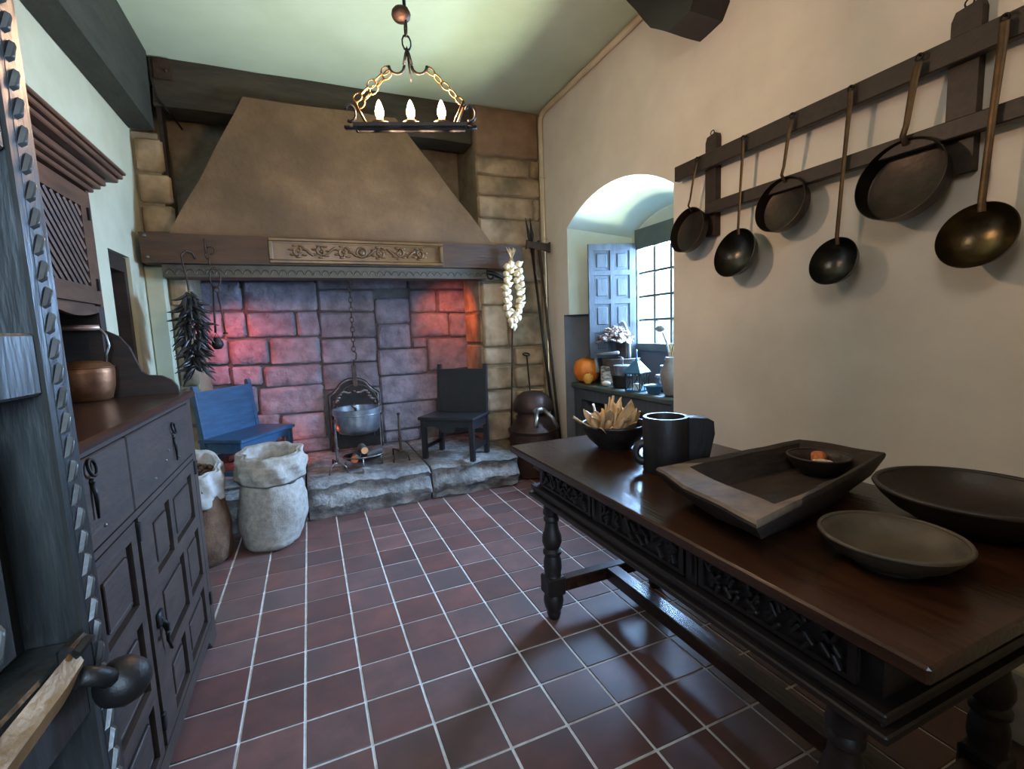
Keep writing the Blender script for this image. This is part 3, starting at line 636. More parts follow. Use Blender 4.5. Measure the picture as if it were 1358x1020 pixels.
build(G().lathe([(0, 0), (.025, .003), (.04, .03), (.038, .055), (.022, .08), (.024, .09), (.018, .09), (0, .088)], 20), 'body', 'iron', sb, True)
build(G().tube([(-.02, 0, .085), (0, 0, .125), (.02, 0, .085)], .003, 5), 'wire', 'rust_iron', sb, True)
# garlic
ga = thing('garlic_braid', 'braided string of white garlic bulbs hanging by the mantel end', 'garlic', (1.79, 4.12, 1.5))
build(G().tube([(1.80, 4.245, 2.17), (1.80, 4.19, 2.15), (1.80, 4.16, 2.09)], .006, 6), 'nail', 'rust_iron', ga, True, world=True)
g = G()
for i in range(9):
    a = -1.2+i*.3; g.tube([(1.80, 4.16, 2.09), (1.80+.02*math.sin(a), 4.15+.01*math.cos(a), 2.13), (1.80+.05*math.sin(a), 4.15+.02*math.cos(a), 2.19+.01*math.cos(i*2))], [.007, .006, .004], 5)
for sx in (-1, 1): g.tube([(1.80, 4.16, 2.10), (1.80+sx*.045, 4.15, 1.98), (1.795+sx*.055, 4.15, 1.75), (1.79+sx*.03, 4.15, 1.52)], [.016, .018, .012, .008], 7)
build(g, 'braid', 'straw', ga, True, world=True)
gme = G().lathe([(0, -.028), (.012, -.029), (.027, -.017), (.031, 0), (.026, .015), (.012, .027), (.006, .045), (0, .048)], 10, wob=lambda a, z: 1+.06*math.cos(a*5)).mesh('garlic_bulb', 'garlic_skin', True)
inv = MW[ga.name].inverted()
n_ = 0
for sx in (-1, 1):
    for i in range(9):
        z = 2.03-i*.062; xx = 1.797+sx*(.036+.03*math.sin(min(1, i/5)*1.6)) if i < 7 else 1.795+sx*(.058-.018*(i-6))
        for q in (-1, 1):
            put('garlic_bulb', gme, ga, inv @ tr(xx+q*.017+random.uniform(-.006, .006), 4.125+random.uniform(-.015, .012), z+q*.012) @ rot(random.uniform(40, 100)*(1 if q > 0 else -1), random.uniform(-50, 50), random.uniform(0, 360)))
put('garlic_bulb', gme, ga, inv @ tr(1.79, 4.125, 1.47) @ rot(170)); put('garlic_bulb', gme, ga, inv @ tr(1.77, 4.13, 1.485) @ rot(140, 30))

# ------------------------------------------------------------------ pier corner: copper still and leaning irons
st = thing('copper_still', 'old brown copper pot still with two short spouts in the corner', 'still', (1.985, 4.19, 0))
build(G().lathe([(0, 0), (.20, 0), (.225, .02), (.235, .10), (.24, .36), (.235, .43), (.245, .44), (.245, .46), (.225, .48), (.17, .56), (.155, .60), (.155, .63), (0, .63)], 36), 'boiler', 'old_copper', st, 40)
build(G().lathe([(.15, .63), (.185, .635), (.195, .66), (.19, .72), (.155, .785), (.09, .825), (0, .84)], 32), 'dome_cap', 'old_copper', st, True)
for z in (.36, .455): build(G().torus(.243, .009, tr(0, 0, z), 36, 6), 'band', 'rust_iron', st, True)
build(G().ball((-.02, -.185, .665), .05, (1.4, .6, .7)), 'spout_joint', 'tin', st, True)
build(G().tube([(-.05, -.19, .67), (-.09, -.26, .60), (-.115, -.30, .535)], .022, 10), 'spout', 'tin', st, True)
build(G().tube([(.02, -.19, .67), (.085, -.245, .59), (.125, -.28, .50)], .022, 10), 'spout', 'tin', st, True)
def pole(name, label, a, b, r, m='iron', extra=None):
    t = thing(name, label, 'fire iron', b); build(G().tube([a, b], r, 8), 'shaft', m, t, True, world=True)
    if extra: extra(t)
def fork(t):
    for d in (-.018, .018):
        build(G().tube([(2.10+d*.4, 4.34, 2.26), (2.095+d, 4.34, 2.36), (2.075+d*1.4, 4.35, 2.52)], [.014, .018, .003], 6), 'tine', 'iron', t, True, world=True)
pole('spit_fork', 'long two-pronged iron spit leaning in the stone corner', (2.10, 4.34, 2.27), (2.25, 4.16, .01), .014, 'iron', fork)
def axehead(t):
    g = G().prism([(-.125, .045), (-.10, .03), (0, .035), (.10, .03), (.125, .05), (.13, -.05), (.10, -.04), (.04, -.035), (0, -.05), (-.04, -.035), (-.10, -.03), (-.13, -.045)], .018, tr(2.16, 4.31, 2.25) @ rot(90, 0, 0) @ rot(0, 0, -4), h0=-.018)
    build(g, 'axe_head', 'rust_iron', t, world=True)
    build(G().cbox((2.13, 4.31, 2.10), (.03, .03, .26), bev=.004).cbox((2.20, 4.31, 2.09), (.03, .03, .24), bev=.004), 'wood_cheeks', 'cabinet_wood', t, world=True)
pole('boar_spear', 'tall rusty pole with crescent double axe head leaning in the corner', (2.165, 4.31, 2.30), (2.295, 4.16, .01), .014, 'rust_iron', axehead)
pole('poker', 'slim straight fire poker leaning on the pier behind garlic', (1.925, 4.47, 1.60), (1.83, 4.40, .30), .008, 'rust_iron', lambda t: build(G().torus(.035, .006, tr(1.93, 4.46, 1.63) @ rot(90), 14, 5), 'ring_handle', 'rust_iron', t, True, world=True))
pole('oven_rake', 'short iron rod with flat loop handle rising behind the still', (2.06, 4.45, 1.16), (2.14, 4.46, .02), .008, 'iron', lambda t: build(G().torus(.035, .008, tr(2.055, 4.45, 1.18) @ rot(20), 14, 5), 'loop_handle', 'iron', t, True, world=True))
pole('iron_bar', 'plain thin iron bar leaning beside the pale pipe', (2.21, 4.40, 1.50), (2.31, 4.22, .01), .010, 'bright_iron')

# ------------------------------------------------------------------ chandelier
cl = thing('chandelier', 'wrought iron hanging lamp with three lit candle bulbs on chains', 'chandelier', (.455, 2.02, 2.262), -18)
build(G().box(-.225, .225, -.036, -.030, 0, .013).box(-.225, .225, .030, .036, 0, .013).box(-.225, -.217, -.032, .032, 0, .013).box(.217, .225, -.032, .032, 0, .013).box(-.215, .215, -.012, .012, 0, .012), 'frame', 'iron', cl)
for sx in (-1, 1):
    for sy in (-1, 1): build(G().tube([(sx*.175, sy*.032, .012), (sx*.215, sy*.03, .095)], .005, 6), 'strut', 'brass', cl, True)
    build(G().torus(.022, .005, tr(sx*.24, 0, .06) @ rot(90), 12, 5, a0=-120, a1=150, sy=1.4).cbox((sx*.24, 0, .006), (.05, .02, .01)), 'hook', 'iron', cl, True)
    build(G().torus(.03, .006, tr(sx*.045-sx*.0, 0, .24) @ rot(90), 14, 6, sx=1.0, a0=180 if sx > 0 else 180, a1=360), 'crook', 'iron', cl, True)
build(G().tube([(-.015, 0, .245), (-.006, 0, .285), (0, 0, .31), (.006, 0, .285), (.015, 0, .245)], .006, 6).tube([(0, 0, .30), (.004, 0, .24), (.010, 0, .18)], .004, 5), 'hanger', 'iron', cl, True)
links([MW[cl.name] @ Vector((-.075, 0, .235)), MW[cl.name] @ Vector((-.215, -.03, .095))], .016, .0035, cl, 'brass')
links([MW[cl.name] @ Vector((-.070, 0, .22)), MW[cl.name] @ Vector((-.215, .03, .095))], .016, .0035, cl, 'brass')
links([MW[cl.name] @ Vector((.075, 0, .235)), MW[cl.name] @ Vector((.215, 0, .095))], .016, .0035, cl, 'brass')
links([MW[cl.name] @ Vector((0, 0, .30)), MW[cl.name] @ Vector((0, 0, .46))], .022, .004, cl, 'iron')
build(G().ball((-.015, 0, .43), .038, (1, 1, .8), 14, 8), 'ceiling_boss', 'rust_iron', cl, True)
build(G().tube([(0, 0, .45), (0, 0, H-2.25-.01)], .007, 6).lathe([(0, H-2.25-.04), (.05, H-2.25-.02), (.05, H-2.25-.001)], 16), 'rod', 'iron', cl, True)
bulb = []
for i, x in enumerate((-.124, 0, .124)):
    build(G().lathe([(0, .012), (.03, .014), (.034, .024), (.016, .024), (.014, .04), (0, .04)], 16, tr(x, 0, 0)), 'candle_cup', 'brass', cl, True)
    b = build(G().lathe([(0, .038), (.010, .040), (.017, .055), (.018, .068), (.013, .088), (.006, .106), (0, .114)], 16, tr(x, 0, 0)), 'bulb', 'bulb_glow', cl, True)
    p = MW[cl.name] @ Vector((x, 0, .075)); l = lamp('candle_light', 'POINT', p, BULB_W, (1.0, .64, .40), shadow_soft_size=.018)
    if i < 2: build(G().tube([(x+.02, 0, .03), (x+.045, 0, .018), (x+.085, 0, .018), (x+.112, 0, .03)], .004, 5), 'wire', 'brass', cl, True)

# ------------------------------------------------------------------ cupboard with upper cabinet
CX, CY0, CY1, CZ = -.53, .95, 2.60, 1.21
cu = thing('cupboard', 'tall dark two-tier carved cupboard against the pale side wall', 'cupboard', (-.8, 1.8, 0))
XW = XL+.004
build(G().box(XW, CX-.03, CY0, CY1, .12, CZ-.028), 'carcass', 'cupboard_wood', cu, world=True)
build(G().box(XW, CX+.02, CY0-.02, CY1+.03, CZ-.028, CZ, bev=.007), 'counter_top', 'table_wood', cu, world=True)
YZ = Matrix(((0, 0, 1, 0), (1, 0, 0, 0), (0, 1, 0, 0), (0, 0, 0, 1)))
build(G().prism([(CY0, .10), (CY0, 0), (CY0+.12, 0), (CY0+.16, .06), (CY1-.16, .06), (CY1-.10, 0.0), (CY1, 0), (CY1, .12), (CY0, .12)], CX, YZ, h0=CX-.03), 'plinth', 'cupboard_wood', cu, world=True)
build(G().box(XW, CX-.03, CY1-.03, CY1, 0, .12), 'side_foot', 'cupboard_wood', cu, world=True)
build(G().box(CX-.03, CX, CY1-.06, CY1, .12, CZ-.028).box(CX-.03, CX, CY0, CY0+.1, .12, CZ-.028).box(CX-.03, CX, CY0+.1, CY1-.06, .905, .925).box(CX-.03, CX, CY0+.1, CY1-.06, CZ-.045, CZ-.028), 'face_frame', 'cupboard_wood', cu, world=True)
def ring_pull(y, z, parent, big=True):
    build(G().torus(.021, .0042, tr(CX+.012, y, z) @ rot(0, 80, 0), 16, 6), 'ring', 'iron', parent, True, world=True)
    build(G().ball((CX+.006, y, z-.035), .009).tube([(CX+.006, y, z-.03), (CX+.012, y, z-.07), (CX+.012, y-.003, z-.13)], [.004, .006, .003], 6), 'key', 'iron', parent, True, world=True)
for i, (a, b) in enumerate(((1.055, 1.735), (1.745, 2.535))):
    d = build(G().box(CX-.025, CX+.004, a, b, .93, CZ-.048, bev=.004), 'drawer', 'cupboard_wood', cu, world=True)
    g = G()
    for k in range(4): g.ball((CX+.005, a+.22+(b-a-.44)*k/3*.8+.05*(k % 2), 1.0+.05*((k*7) % 3-1)*.6), .005)
    build(g, 'nail_heads', 'tin', d, True, world=True)
    ring_pull((1.47, 2.235)[i], (1.135, 1.10)[i], d)
def panel_door(a, b, cells, keyed):
    d = build(G().box(CX-.027, CX-.018, a, b, .125, .90), 'door', 'cupboard_wood', cu, world=True)
    # frame pieces around recessed, raised panels
    zs = [(.655, .855), (.375, .60), (.15, .325)]
    g = G(); prev = .90
    for (z0, z1), row in zip(zs, cells):
        g.box(CX-.018, CX, a, b, z1, prev); prev = z0
        ys = a
        for (y0, y1) in row: g.box(CX-.018, CX, ys, y0, z0, z1); ys = y1
        g.box(CX-.018, CX, ys, b, z0, z1)
    g.box(CX-.018, CX, a, b, .125, prev); build(g, 'door_frame', 'cupboard_wood', d, world=True)
    for (z0, z1), row in zip(zs, cells):
        for (y0, y1) in row: build(G().box(CX-.018, CX-.012, y0+.012, y1-.012, z0+.012, z1-.012).box(CX-.012, CX-.004, y0+.03, y1-.03, z0+.03, z1-.03, bev=.007), 'panel', 'cupboard_wood', d, world=True)
    if keyed: build(G().torus(.03, .007, tr(CX+.012, 1.835, .50) @ rot(0, 75, 20), 12, 5, a0=-60, a1=200).tube([(CX+.004, 1.83, .53), (CX+.02, 1.84, .50), (CX+.014, 1.85, .44), (CX+.02, 1.86, .40)], [.006, .008, .006, .004], 6).cbox((CX+.005, 1.83, .53), (.012, .05, .05), bev=.004), 'drop_handle', 'iron', d, True, world=True)
    return d
fd = panel_door(1.765, 2.535, [[(1.89, 2.10), (2.15, 2.46)], [(1.90, 2.21), (2.26, 2.48)], [(1.90, 2.10), (2.16, 2.46)]], True)
nd = panel_door(1.055, 1.735, [[(1.12, 1.40), (1.45, 1.69)], [(1.10, 1.33), (1.38, 1.69)], [(1.12, 1.40), (1.45, 1.69)]], False)
for y, z, p in ((2.545, .86, fd), (2.545, .22, fd), (1.75, .86, nd), (1.75, .22, nd)): build(G().cbox((CX+.003, y, z), (.012, .022, .06), bev=.003), 'hinge', 'iron', p, world=True)
# upper stage
UX, UY0, UY1 = -.80, 1.0, 2.60
g = G().box(XW, XW+.02, UY0, UY1, CZ, 1.62).box(UX-.05, UX, UY1-.06, UY1, CZ, 1.60); build(g, 'back_board', 'dark_wood', cu, world=True)
uc = build(G().box(XW, UX-.02, UY0, UY1, 1.60, 2.08), 'upper_carcass', 'cabinet_wood', cu, world=True)
sc_poly = [(UY1, 1.60), (UY0, 1.60)]
sc_poly = [(UY0, 1.60)] + [(UY0+(UY1-.06-UY0)*k/32, 1.575-.02*abs(math.sin(k*math.pi/8))) for k in range(33)] + [(UY1-.06, 1.60)]
build(G().prism(sc_poly, UX, YZ, h0=UX-.02), 'scalloped_rail', 'cabinet_wood', cu, world=True)
def lattice_door(a, b):
    d = build(G().box(UX-.02, UX, a, b, 2.0, 2.07).box(UX-.02, UX, a, b, 1.61, 1.68).box(UX-.02, UX, a, a+.07, 1.68, 2.0).box(UX-.02, UX, b-.07, b, 1.68, 2.0), 'lattice_door', 'cabinet_wood', cu, world=True)
    W_, y0, y1, z0, z1 = .026, a+.07, b-.07, 1.68, 2.0
    build(G().box(UX-.0195, UX-.016, y0, y1, z0, z1), 'dark_backing', 'black_wood', d, world=True)
    n = int((y1-y0+.32)/.05)
    for i in range(n):
        s0 = y0-.30+i*.05+.02
        # diagonal slat clipped to the opening, falling towards larger Y
        pts = []
        pa, pb = (s0, z1), (s0+.36*(z1-z0)/.32, z0)
        if pa[0] > y1-.01 or pb[0] < y0+.01: continue
        def at(t): return (pa[0]+(pb[0]-pa[0])*t, pa[1]+(pb[1]-pa[1])*t)
        t0 = max(0, (y0-pa[0])/(pb[0]-pa[0])); t1 = min(1, (y1-pa[0])/(pb[0]-pa[0]))
        p, q = at(t0), at(t1)
        build(G().tube([(UX-.010, p[0], p[1]), (UX-.010, q[0], q[1])], .010, 5), 'slat', 'cabinet_wood', d, world=True)
    for z in (1.98, 1.69): build(G().cbox((UX+.003, b-.012, z), (.01, .012, .05)), 'hinge', 'iron', d, world=True)
build(G().box(UX-.02, UX, UY1-.03, UY1, 1.60, 2.08), 'end_stile', 'cabinet_wood', cu, world=True)
lattice_door(2.02, 2.57); lattice_door(1.46, 2.01)
build(G().box(XW, UX, UY0, 1.45, 1.601, 2.079), 'end_panel', 'cabinet_wood', cu, world=True)
g = G()
for i, (o, z0, z1) in enumerate(((.015, 2.08, 2.10), (.035, 2.10, 2.118), (.05, 2.118, 2.145), (.085, 2.145, 2.165), (.10, 2.165, 2.185), (.11, 2.185, 2.20))): g.box(XW, UX+o, UY0, UY1+o, z0, z1, bev=.004)
build(g, 'cornice', 'cabinet_wood', cu, world=True)
br = [(XW, CZ), (CX-.03, CZ), (CX-.035, CZ+.03), (-.585, CZ+.06), (-.62, CZ+.082), (-.67, CZ+.088), (-.69, CZ+.105), (-.705, CZ+.15), (-.725, CZ+.215), (-.755, CZ+.262), (-.80, CZ+.29), (-.806, CZ+.388), (XW, CZ+.388)]
build(G().prism(br, UY1-.002, XZ, h0=UY1-.024), 'side_bracket', 'dark_wood', cu, world=True)
# copper kettle
ke = thing('copper_kettle', 'hammered copper pot with tall bail handle on the cupboard counter', 'kettle', (-.86, 2.49, CZ)); ke.scale = (1.15, 1.15, 1.15)
build(G().lathe([(0, 0), (.062, .0), (.072, .008), (.083, .05), (.087, .10), (.086, .118), (.083, .122), (.074, .134), (.05, .142), (0, .146)], 32), 'body', 'copper', ke, True)
build(G().torus(.086, .003, tr(0, 0, .120), 32, 5), 'lid_seam', 'copper', ke, True)
for q in (-1, 1): hd = build(G().tube([(q*.06, q*.02, .135), (q*.064, q*.02, .165), (q*.075, q*.02, .195), (q*.07, q*.02, .235), (q*.05, q*.02, .262)], .005, 6), 'handle', 'tin', ke, True)
build(G().tube([(-.055, -.019, .262), (.055, .019, .262)], .010, 10), 'grip', 'kettle_grip', hd, True)

# ------------------------------------------------------------------ open door leaf beside the camera
AD = math.degrees(math.atan2(math.cos(R(5.8)), math.sin(R(5.8))))
LW_ = .80
dl = thing('door', 'dark carved wooden door leaf open at the picture edge, iron knob', 'door', (-.286-LW_*math.sin(R(5.8)), .70-LW_*math.cos(R(5.8)), .02), AD)
# local: x from the hinge to the free edge, -y faces the room
DH = 2.25
build(G().box(0, LW_-.045, .020, .026, .0, DH), 'core', 'door_wood', dl)
def bar(x0, x1, z0, z1, name='rail'): return build(G().box(x0, x1, -.03, .0195, z0, z1, bev=.003), name, 'door_wood', dl)
sx0, sx1 = LW_-.047, LW_
build(G().box(sx0, sx1, -.032, .026, 0, DH, bev=.003), 'stile', 'door_wood', dl)
build(G().box(0, .09, -.03, .0195, 0, DH, bev=.003), 'stile', 'door_wood', dl)
RL = [(0, .18), (.60, .70), (1.0, 1.09), (1.365, 1.43), (1.61, DH)]
for a, b in RL: bar(.09, sx0, a, b)
g_bead = G(); g_bead.loft([[(-.007, 0, -.019), (.001, 0, -.019), (.007, 0, .019), (-.001, 0, .019)], [(-.005, -.005, -.014), (.001, -.006, -.014), (.005, -.005, .014), (-.001, -.006, .014)], [(-.002, -.007, -.008), (.0, -.007, -.008), (.002, -.007, .008), (0, -.007, .008)]])
bead = g_bead.mesh('carved_twist', 'twist_wood', 40)
build(G().box(sx0+.014, sx1-.016, -.0325, -.032, .02, DH-.02), 'rope_groove', 'black_wood', dl)
n = 80
for i in range(n): put('carved_twist', bead, dl, tr(LW_-.024, -.032, .04+(DH-.08)*i/(n-1)) @ rot(0, 16, 0) @ Matrix.Diagonal((.85, .9, .68, 1)))
for (z0, z1) in ((.20, .58), (.70, .92), (1.08, 1.355)):
    p = build(G().box(.13, sx0-.055, -.010, .0195, z0+.03, z1-.03, bev=.006).box(.18, sx0-.11, -.018, -.010, z0+.08, z1-.08, bev=.004), 'panel', 'door_wood', dl)
    m_ = int((z1-z0-.1)/.045)
    for i in range(m_): put('carved_twist', bead, p, tr(sx0-.085, -.010, z0+.06+.045*i) @ rot(0, 14, 0))
lk = build(G().tube([(LW_-.085, -.044, 1.085), (LW_-.12, -.046, 1.082), (LW_-.20, -.046, 1.075), (LW_-.42, -.046, 1.06)], [.017, .020, .021, .021], 4, flat=.35, hint=(0, 0, 1)), 'latch_bar', 'latch_brass', dl)
build(G().cbox((LW_-.080, -.040, 1.082), (.034, .016, .05), bev=.004).tube([(LW_-.095, -.05, 1.10), (LW_-.082, -.054, 1.106), (LW_-.07, -.05, 1.10)], .005, 5), 'latch_bracket', 'iron', dl)
kb = build(G().tube([(LW_-.088, -.046, 1.070), (LW_-.075, -.056, 1.058), (LW_-.055, -.060, 1.038)], [.010, .010, .010], 8), 'knob_stem', 'iron', dl, True)
build(G().lathe([(0, -.026), (.010, -.026), (.022, -.018), (.027, -.004), (.026, .008), (.019, .02), (.008, .026), (0, .027)], 18, frame((LW_-.044, -.062, 1.028), (.9, -.4, -.3))), 'knob', 'iron', kb, True)

# ------------------------------------------------------------------ pan rack and pans
rk = thing('pan_rack', 'dark wooden wall rack with two long rails and upright posts', 'rack', (2.33, 1.4, 2.2))
build(G().box(2.245, 2.285, .30, 2.50, 2.34, 2.43, bev=.004), 'rail', 'dark_wood', rk, world=True)
build(G().box(2.245, 2.285, .30, 2.235, 2.075, 2.142, bev=.004), 'rail', 'dark_wood', rk, world=True)
for y0, y1 in ((2.20, 2.28), (1.0, 1.09)):
    build(G().prism([(y0, 1.955), (y1, 1.955), (y1, 2.50), (y1-.012, 2.53), (y0+.006, 2.54), (y0, 2.52)], XR-.001, YZ, h0=2.286), 'post', 'dark_wood', rk, world=True)
    build(G().torus(.014, .003, tr(2.30, (y0+y1)/2, 2.55) @ rot(0, 90), 12, 5), 'hanging_ring', 'iron', rk, True, world=True)
def pan(label, y, z, r, dep, htop_y, deep, m, hm, hw=.011, tilt=12, cat='pan', name='frying_pan', xr=2.20):
    t = thing(name, label, cat, (xr, y, z))
    T = frame((0, 0, 0), (-math.cos(R(tilt)), 0, math.sin(R(tilt))), (0, 1, 0))
    if deep:
        pr = [(0, -dep), (r*.35, -dep*.95), (r*.65, -dep*.76), (r*.88, -dep*.42), (r, 0), (r*.975, .002), (r*.85, -dep*.40), (r*.62, -dep*.72), (r*.33, -dep*.90), (0, -dep*.95)]
    else:
        pr = [(0, -dep), (r*.88, -dep), (r*.92, -dep*.95), (r, 0), (r*.978, .001), (r*.905, -dep*.88), (r*.87, -dep*.93), (0, -dep*.93)]
    build(G().lathe(pr, 44, T), 'bowl', m, t, 40)
    ty = htop_y-y; tz = 2.395-z; tx = 2.235-xr
    b = T @ Vector((0, r*.98, -.004)); rt = T @ Vector((0, 0, 0))
    b = Vector((r*.98*math.sin(R(tilt)), 0, r*.98*math.cos(R(tilt))))
    b = Vector((b.x, 0, b.z))
    if deep: pts = [b+Vector((.004, 0, -.03)), b+Vector((.0, 0, .01)), (b.x*.5+tx*.4, ty*.45, (b.z+tz)*.5), (tx-.012, ty, tz-.05), (tx-.012, ty, tz)]
    else: pts = [b+Vector((.012, 0, -.02)), b+Vector((-.012, 0, .012)), b+Vector((-.008, ty*.2, .05)), (tx-.02, ty*.8, tz-.07), (tx-.014, ty, tz-.01)]
    h_ = build(G().tube(pts, [hw*.9, hw*.9, hw*.85, hw*1.05, hw*1.05], 8, flat=.3, hint=(0, 1, 0)), 'handle', hm, t, 50)
    build(G().torus(.012, .0035, tr(tx-.012, ty, tz+.012) @ rot(0, 90), 12, 5).tube([(tx-.02, ty, tz+.018), (tx+.012, ty, tz+.022)], .004, 5), 'hanging_eye', 'iron', h_, True)
pan('small dark frying pan hanging nearest to the window arch', 2.345, 2.008, .138, .055, 2.285, False, 'pan_iron', 'handle_iron', .009)
pan('deep iron ladle with dark handle between the two smaller frying pans', 1.985, 1.812, .135, .105, 1.955, True, 'ladle_iron', 'handle_iron', .010, 14, 'ladle', 'ladle')
pan('middle-sized frying pan hanging between the two dark ladles', 1.715, 2.003, .135, .06, 1.675, False, 'pan_iron', 'handle_iron', .010)
pan('iron ladle with long straight handle hanging left of biggest pan'.replace(' left of', ' beside'), 1.44, 1.688, .108, .085, 1.405, True, 'ladle_iron', 'handle_iron', .011, 14, 'ladle', 'ladle')
pan('biggest deep frying pan hanging in front of the lower rail', 1.195, 1.970, .160, .075, 1.155, False, 'pan_iron', 'handle_iron', .014)
pan('large brassy ladle bowl hanging at the picture edge', .94, 1.705, .118, .085, .912, True, 'ladle_brass', 'handle_iron', .014, 14, 'ladle', 'ladle')

# ------------------------------------------------------------------ table
TZ = .855
tb = thing('table', 'long dark carved wooden table with turned legs and glossy top', 'table', (1.33, 1.3, 0))
build(G().box(.893, 1.76, .40, 2.17, TZ-.034, TZ, bev=.005), 'table_top', 'table_wood', tb, world=True)
AX0, AX1, AY0, AY1 = .985, 1.68, .52, 2.05
build(G().box(AX0+.012, AX1, AY0, AY1, .672, TZ-.035), 'apron', 'table_dark', tb, world=True)
g = G()
for o, z0, z1 in ((.028, .650, .672), (.020, .635, .650), (.036, .614, .635), (.015, .600, .614)): g.box(AX0-o, AX1+o, AY0-o, AY1+o, z0, z1, bev=.004)
build(g, 'moulding', 'table_dark', tb, world=True)
for a, b in ((1.56, 2.0), (1.05, 1.50), (.56, .99)):
    d = build(G().box(AX0, AX0+.012, a, b, .682, .814, bev=.003).box(AX0-.008, AX0, a, b, .795, .812).box(AX0-.008, AX0, a, b, .682, .694).box(AX0-.008, AX0, a, a+.018, .694, .795).box(AX0-.008, AX0, b-.018, b, .694, .795), 'drawer', 'table_dark', tb, world=True)
    g = G(); n = 6
    for i in range(n):
        y = a+.05+(b-a-.1)*i/(n-1)
        for k in range(7):
            zz = .706+.0125*k+random.uniform(-.004, .004); yy = y+random.uniform(-.022, .022)
            g.cbox((0, 0, 0), (.016, .034, .011), tr(AX0-.005, yy, zz) @ rot(random.choice((-1, 1))*random.uniform(25, 75), 0, 0), bev=.003)
    build(g, 'leaf_carving', 'table_dark', d, world=True)
for y in (1.53, 1.02): 
    build(G().box(AX0-.008, AX0+.012, y-.022, y+.022, .675, .815, bev=.004).box(AX0-.016, AX0-.008, y-.010, y+.010, .70, .785, bev=.004), 'divider', 'table_dark', tb, world=True)
build(G().prism([(AX0, TZ-.035), (AX0+.012, TZ-.12), (AX0+.04, TZ-.12), (AX0+.04, TZ-.035)], AY1+.07, XZ, h0=AY1), 'end_bracket', 'table_dark', tb, world=True)
leg_p = [(.034, .60), (.036, .57), (.040, .552), (.040, .540), (.030, .532), (.038, .520), (.038, .508), (.030, .500), (.036, .46), (.047, .43), (.049, .40), (.041, .375), (.034, .365), (.046, .352), (.046, .340), (.036, .330), (.044, .30), (.046, .265), (.040, .235), (.044, .225)]
foot_p = [(.042, .13), (.048, .115), (.050, .09), (.044, .06), (.034, .04), (.036, .03), (.030, .006), (.026, 0)]
lgs = G().lathe([(0, .60)]+leg_p+[(0, .225)], 24).box(-.048, .048, -.048, .048, .13, .225, bev=.008).lathe([(0, .13)]+foot_p+[(0, 0)], 24).mesh('leg', 'table_dark', 35)
inv = MW[tb.name].inverted()
for x in (1.02, 1.65):
    for y in (.60, 1.985): put('leg', lgs, tb, inv @ tr(x, y, 0))
for y in (.60, 1.985): build(G().box(1.065, 1.605, y-.028, y+.028, .135, .200, bev=.004), 'stretcher', 'table_wood', tb, world=True)
build(G().box(1.315, 1.385, .629, 1.956, .135, .200, bev=.004), 'stretcher', 'table_wood', tb, world=True)

# ------------------------------------------------------------------ on the table
def bowl(name, label, loc, r, h, m, rb=.5, th=.012, wobble=.02, cat='bowl', parts=None):
    pr = [(0, 0), (r*rb*.98, 0), (r*rb, .006), (r*.78, h*.42), (r*.92, h*.72), (r, h*.97), (r-.003, h), (r-th, h-.002), (r-th-.012, h*.72), (r*.74, h*.40), (r*rb*.9, h*.17), (0, h*.14)]
    t = thing(name, label, cat, loc); sd = r*40
    build(G().lathe(pr, 48, wob=lambda a, z: 1+wobble*noise.noise(Vector((math.cos(a), math.sin(a), sd)))), 'body', m, t, 40)
    build(G().torus(r-th/2, th*.55, tr(0, 0, h-.002), 48, 6), 'rim', m, t, True)
    return t
cb = bowl('corn_bowl', 'round black wooden bowl holding dried corn at the table far end', (1.315, 1.87, TZ), .160, .118, 'bowl_wood')
husk = []
for s_ in range(3):
    g = G(); L_ = .095+.03*s_
    rows = []
    for i in range(7):
        t = i/6; wd = .026*math.sin(math.pi*min(1, t*.8+.18))**.8*(1 if t < .99 else .05)
        rows.append([(x*wd, .012*s_*t*t+abs(x)*.01-.02*t*t*s_, t*L_) for x in (-1, -.5, 0, .5, 1)])
    rr = rows
    for A, B in zip(rr, rr[1:]):
        va = [g.b.verts.new(c) for c in A]; vb_ = [g.b.verts.new(c) for c in B]
        for k in range(4): g.b.faces.new((va[k], va[k+1], vb_[k+1], vb_[k]))
    bmesh.ops.remove_doubles(g.b, verts=g.b.verts[:], dist=.0005)
    bmesh.ops.solidify(g.b, geom=g.b.faces[:], thickness=.0015)
    husk.append(g.mesh('husk_leaf', 'husk', True))
cob = G().lathe([(0, 0), (.014, .003), (.019, .03), (.018, .09), (.012, .13), (0, .145)], 12, wob=lambda a, z: 1+.08*math.cos(a*6+z*300)).mesh('cob', 'straw', True)
for i in range(7):
    a = i*.9; x0, y0 = 1.315+.062*math.cos(a)*(i > 0), 1.87+.055*math.sin(a)*(i > 0)
    t = thing('corn_ear', 'dried corn ear with papery tan husks piled in the black bowl', 'corn', (x0, y0, TZ+.080+.004*i), i*83, 'dried corn ears in the black bowl')
    tl = rot((50, 15, 45, 30, 52, 25, 40)[i], 0, 0)
    put('cob', cob, t, tl @ tr(0, 0, -.05))
    for k in range(5): put('husk_leaf', husk[(i+k) % 3], t, tl @ tr(0, 0, .0) @ rot(0, 0, k*72+i*15) @ tr(0, .012, 0) @ rot(-8-9*((k*2+i) % 4), 0, 11*((k+i) % 3)-11))
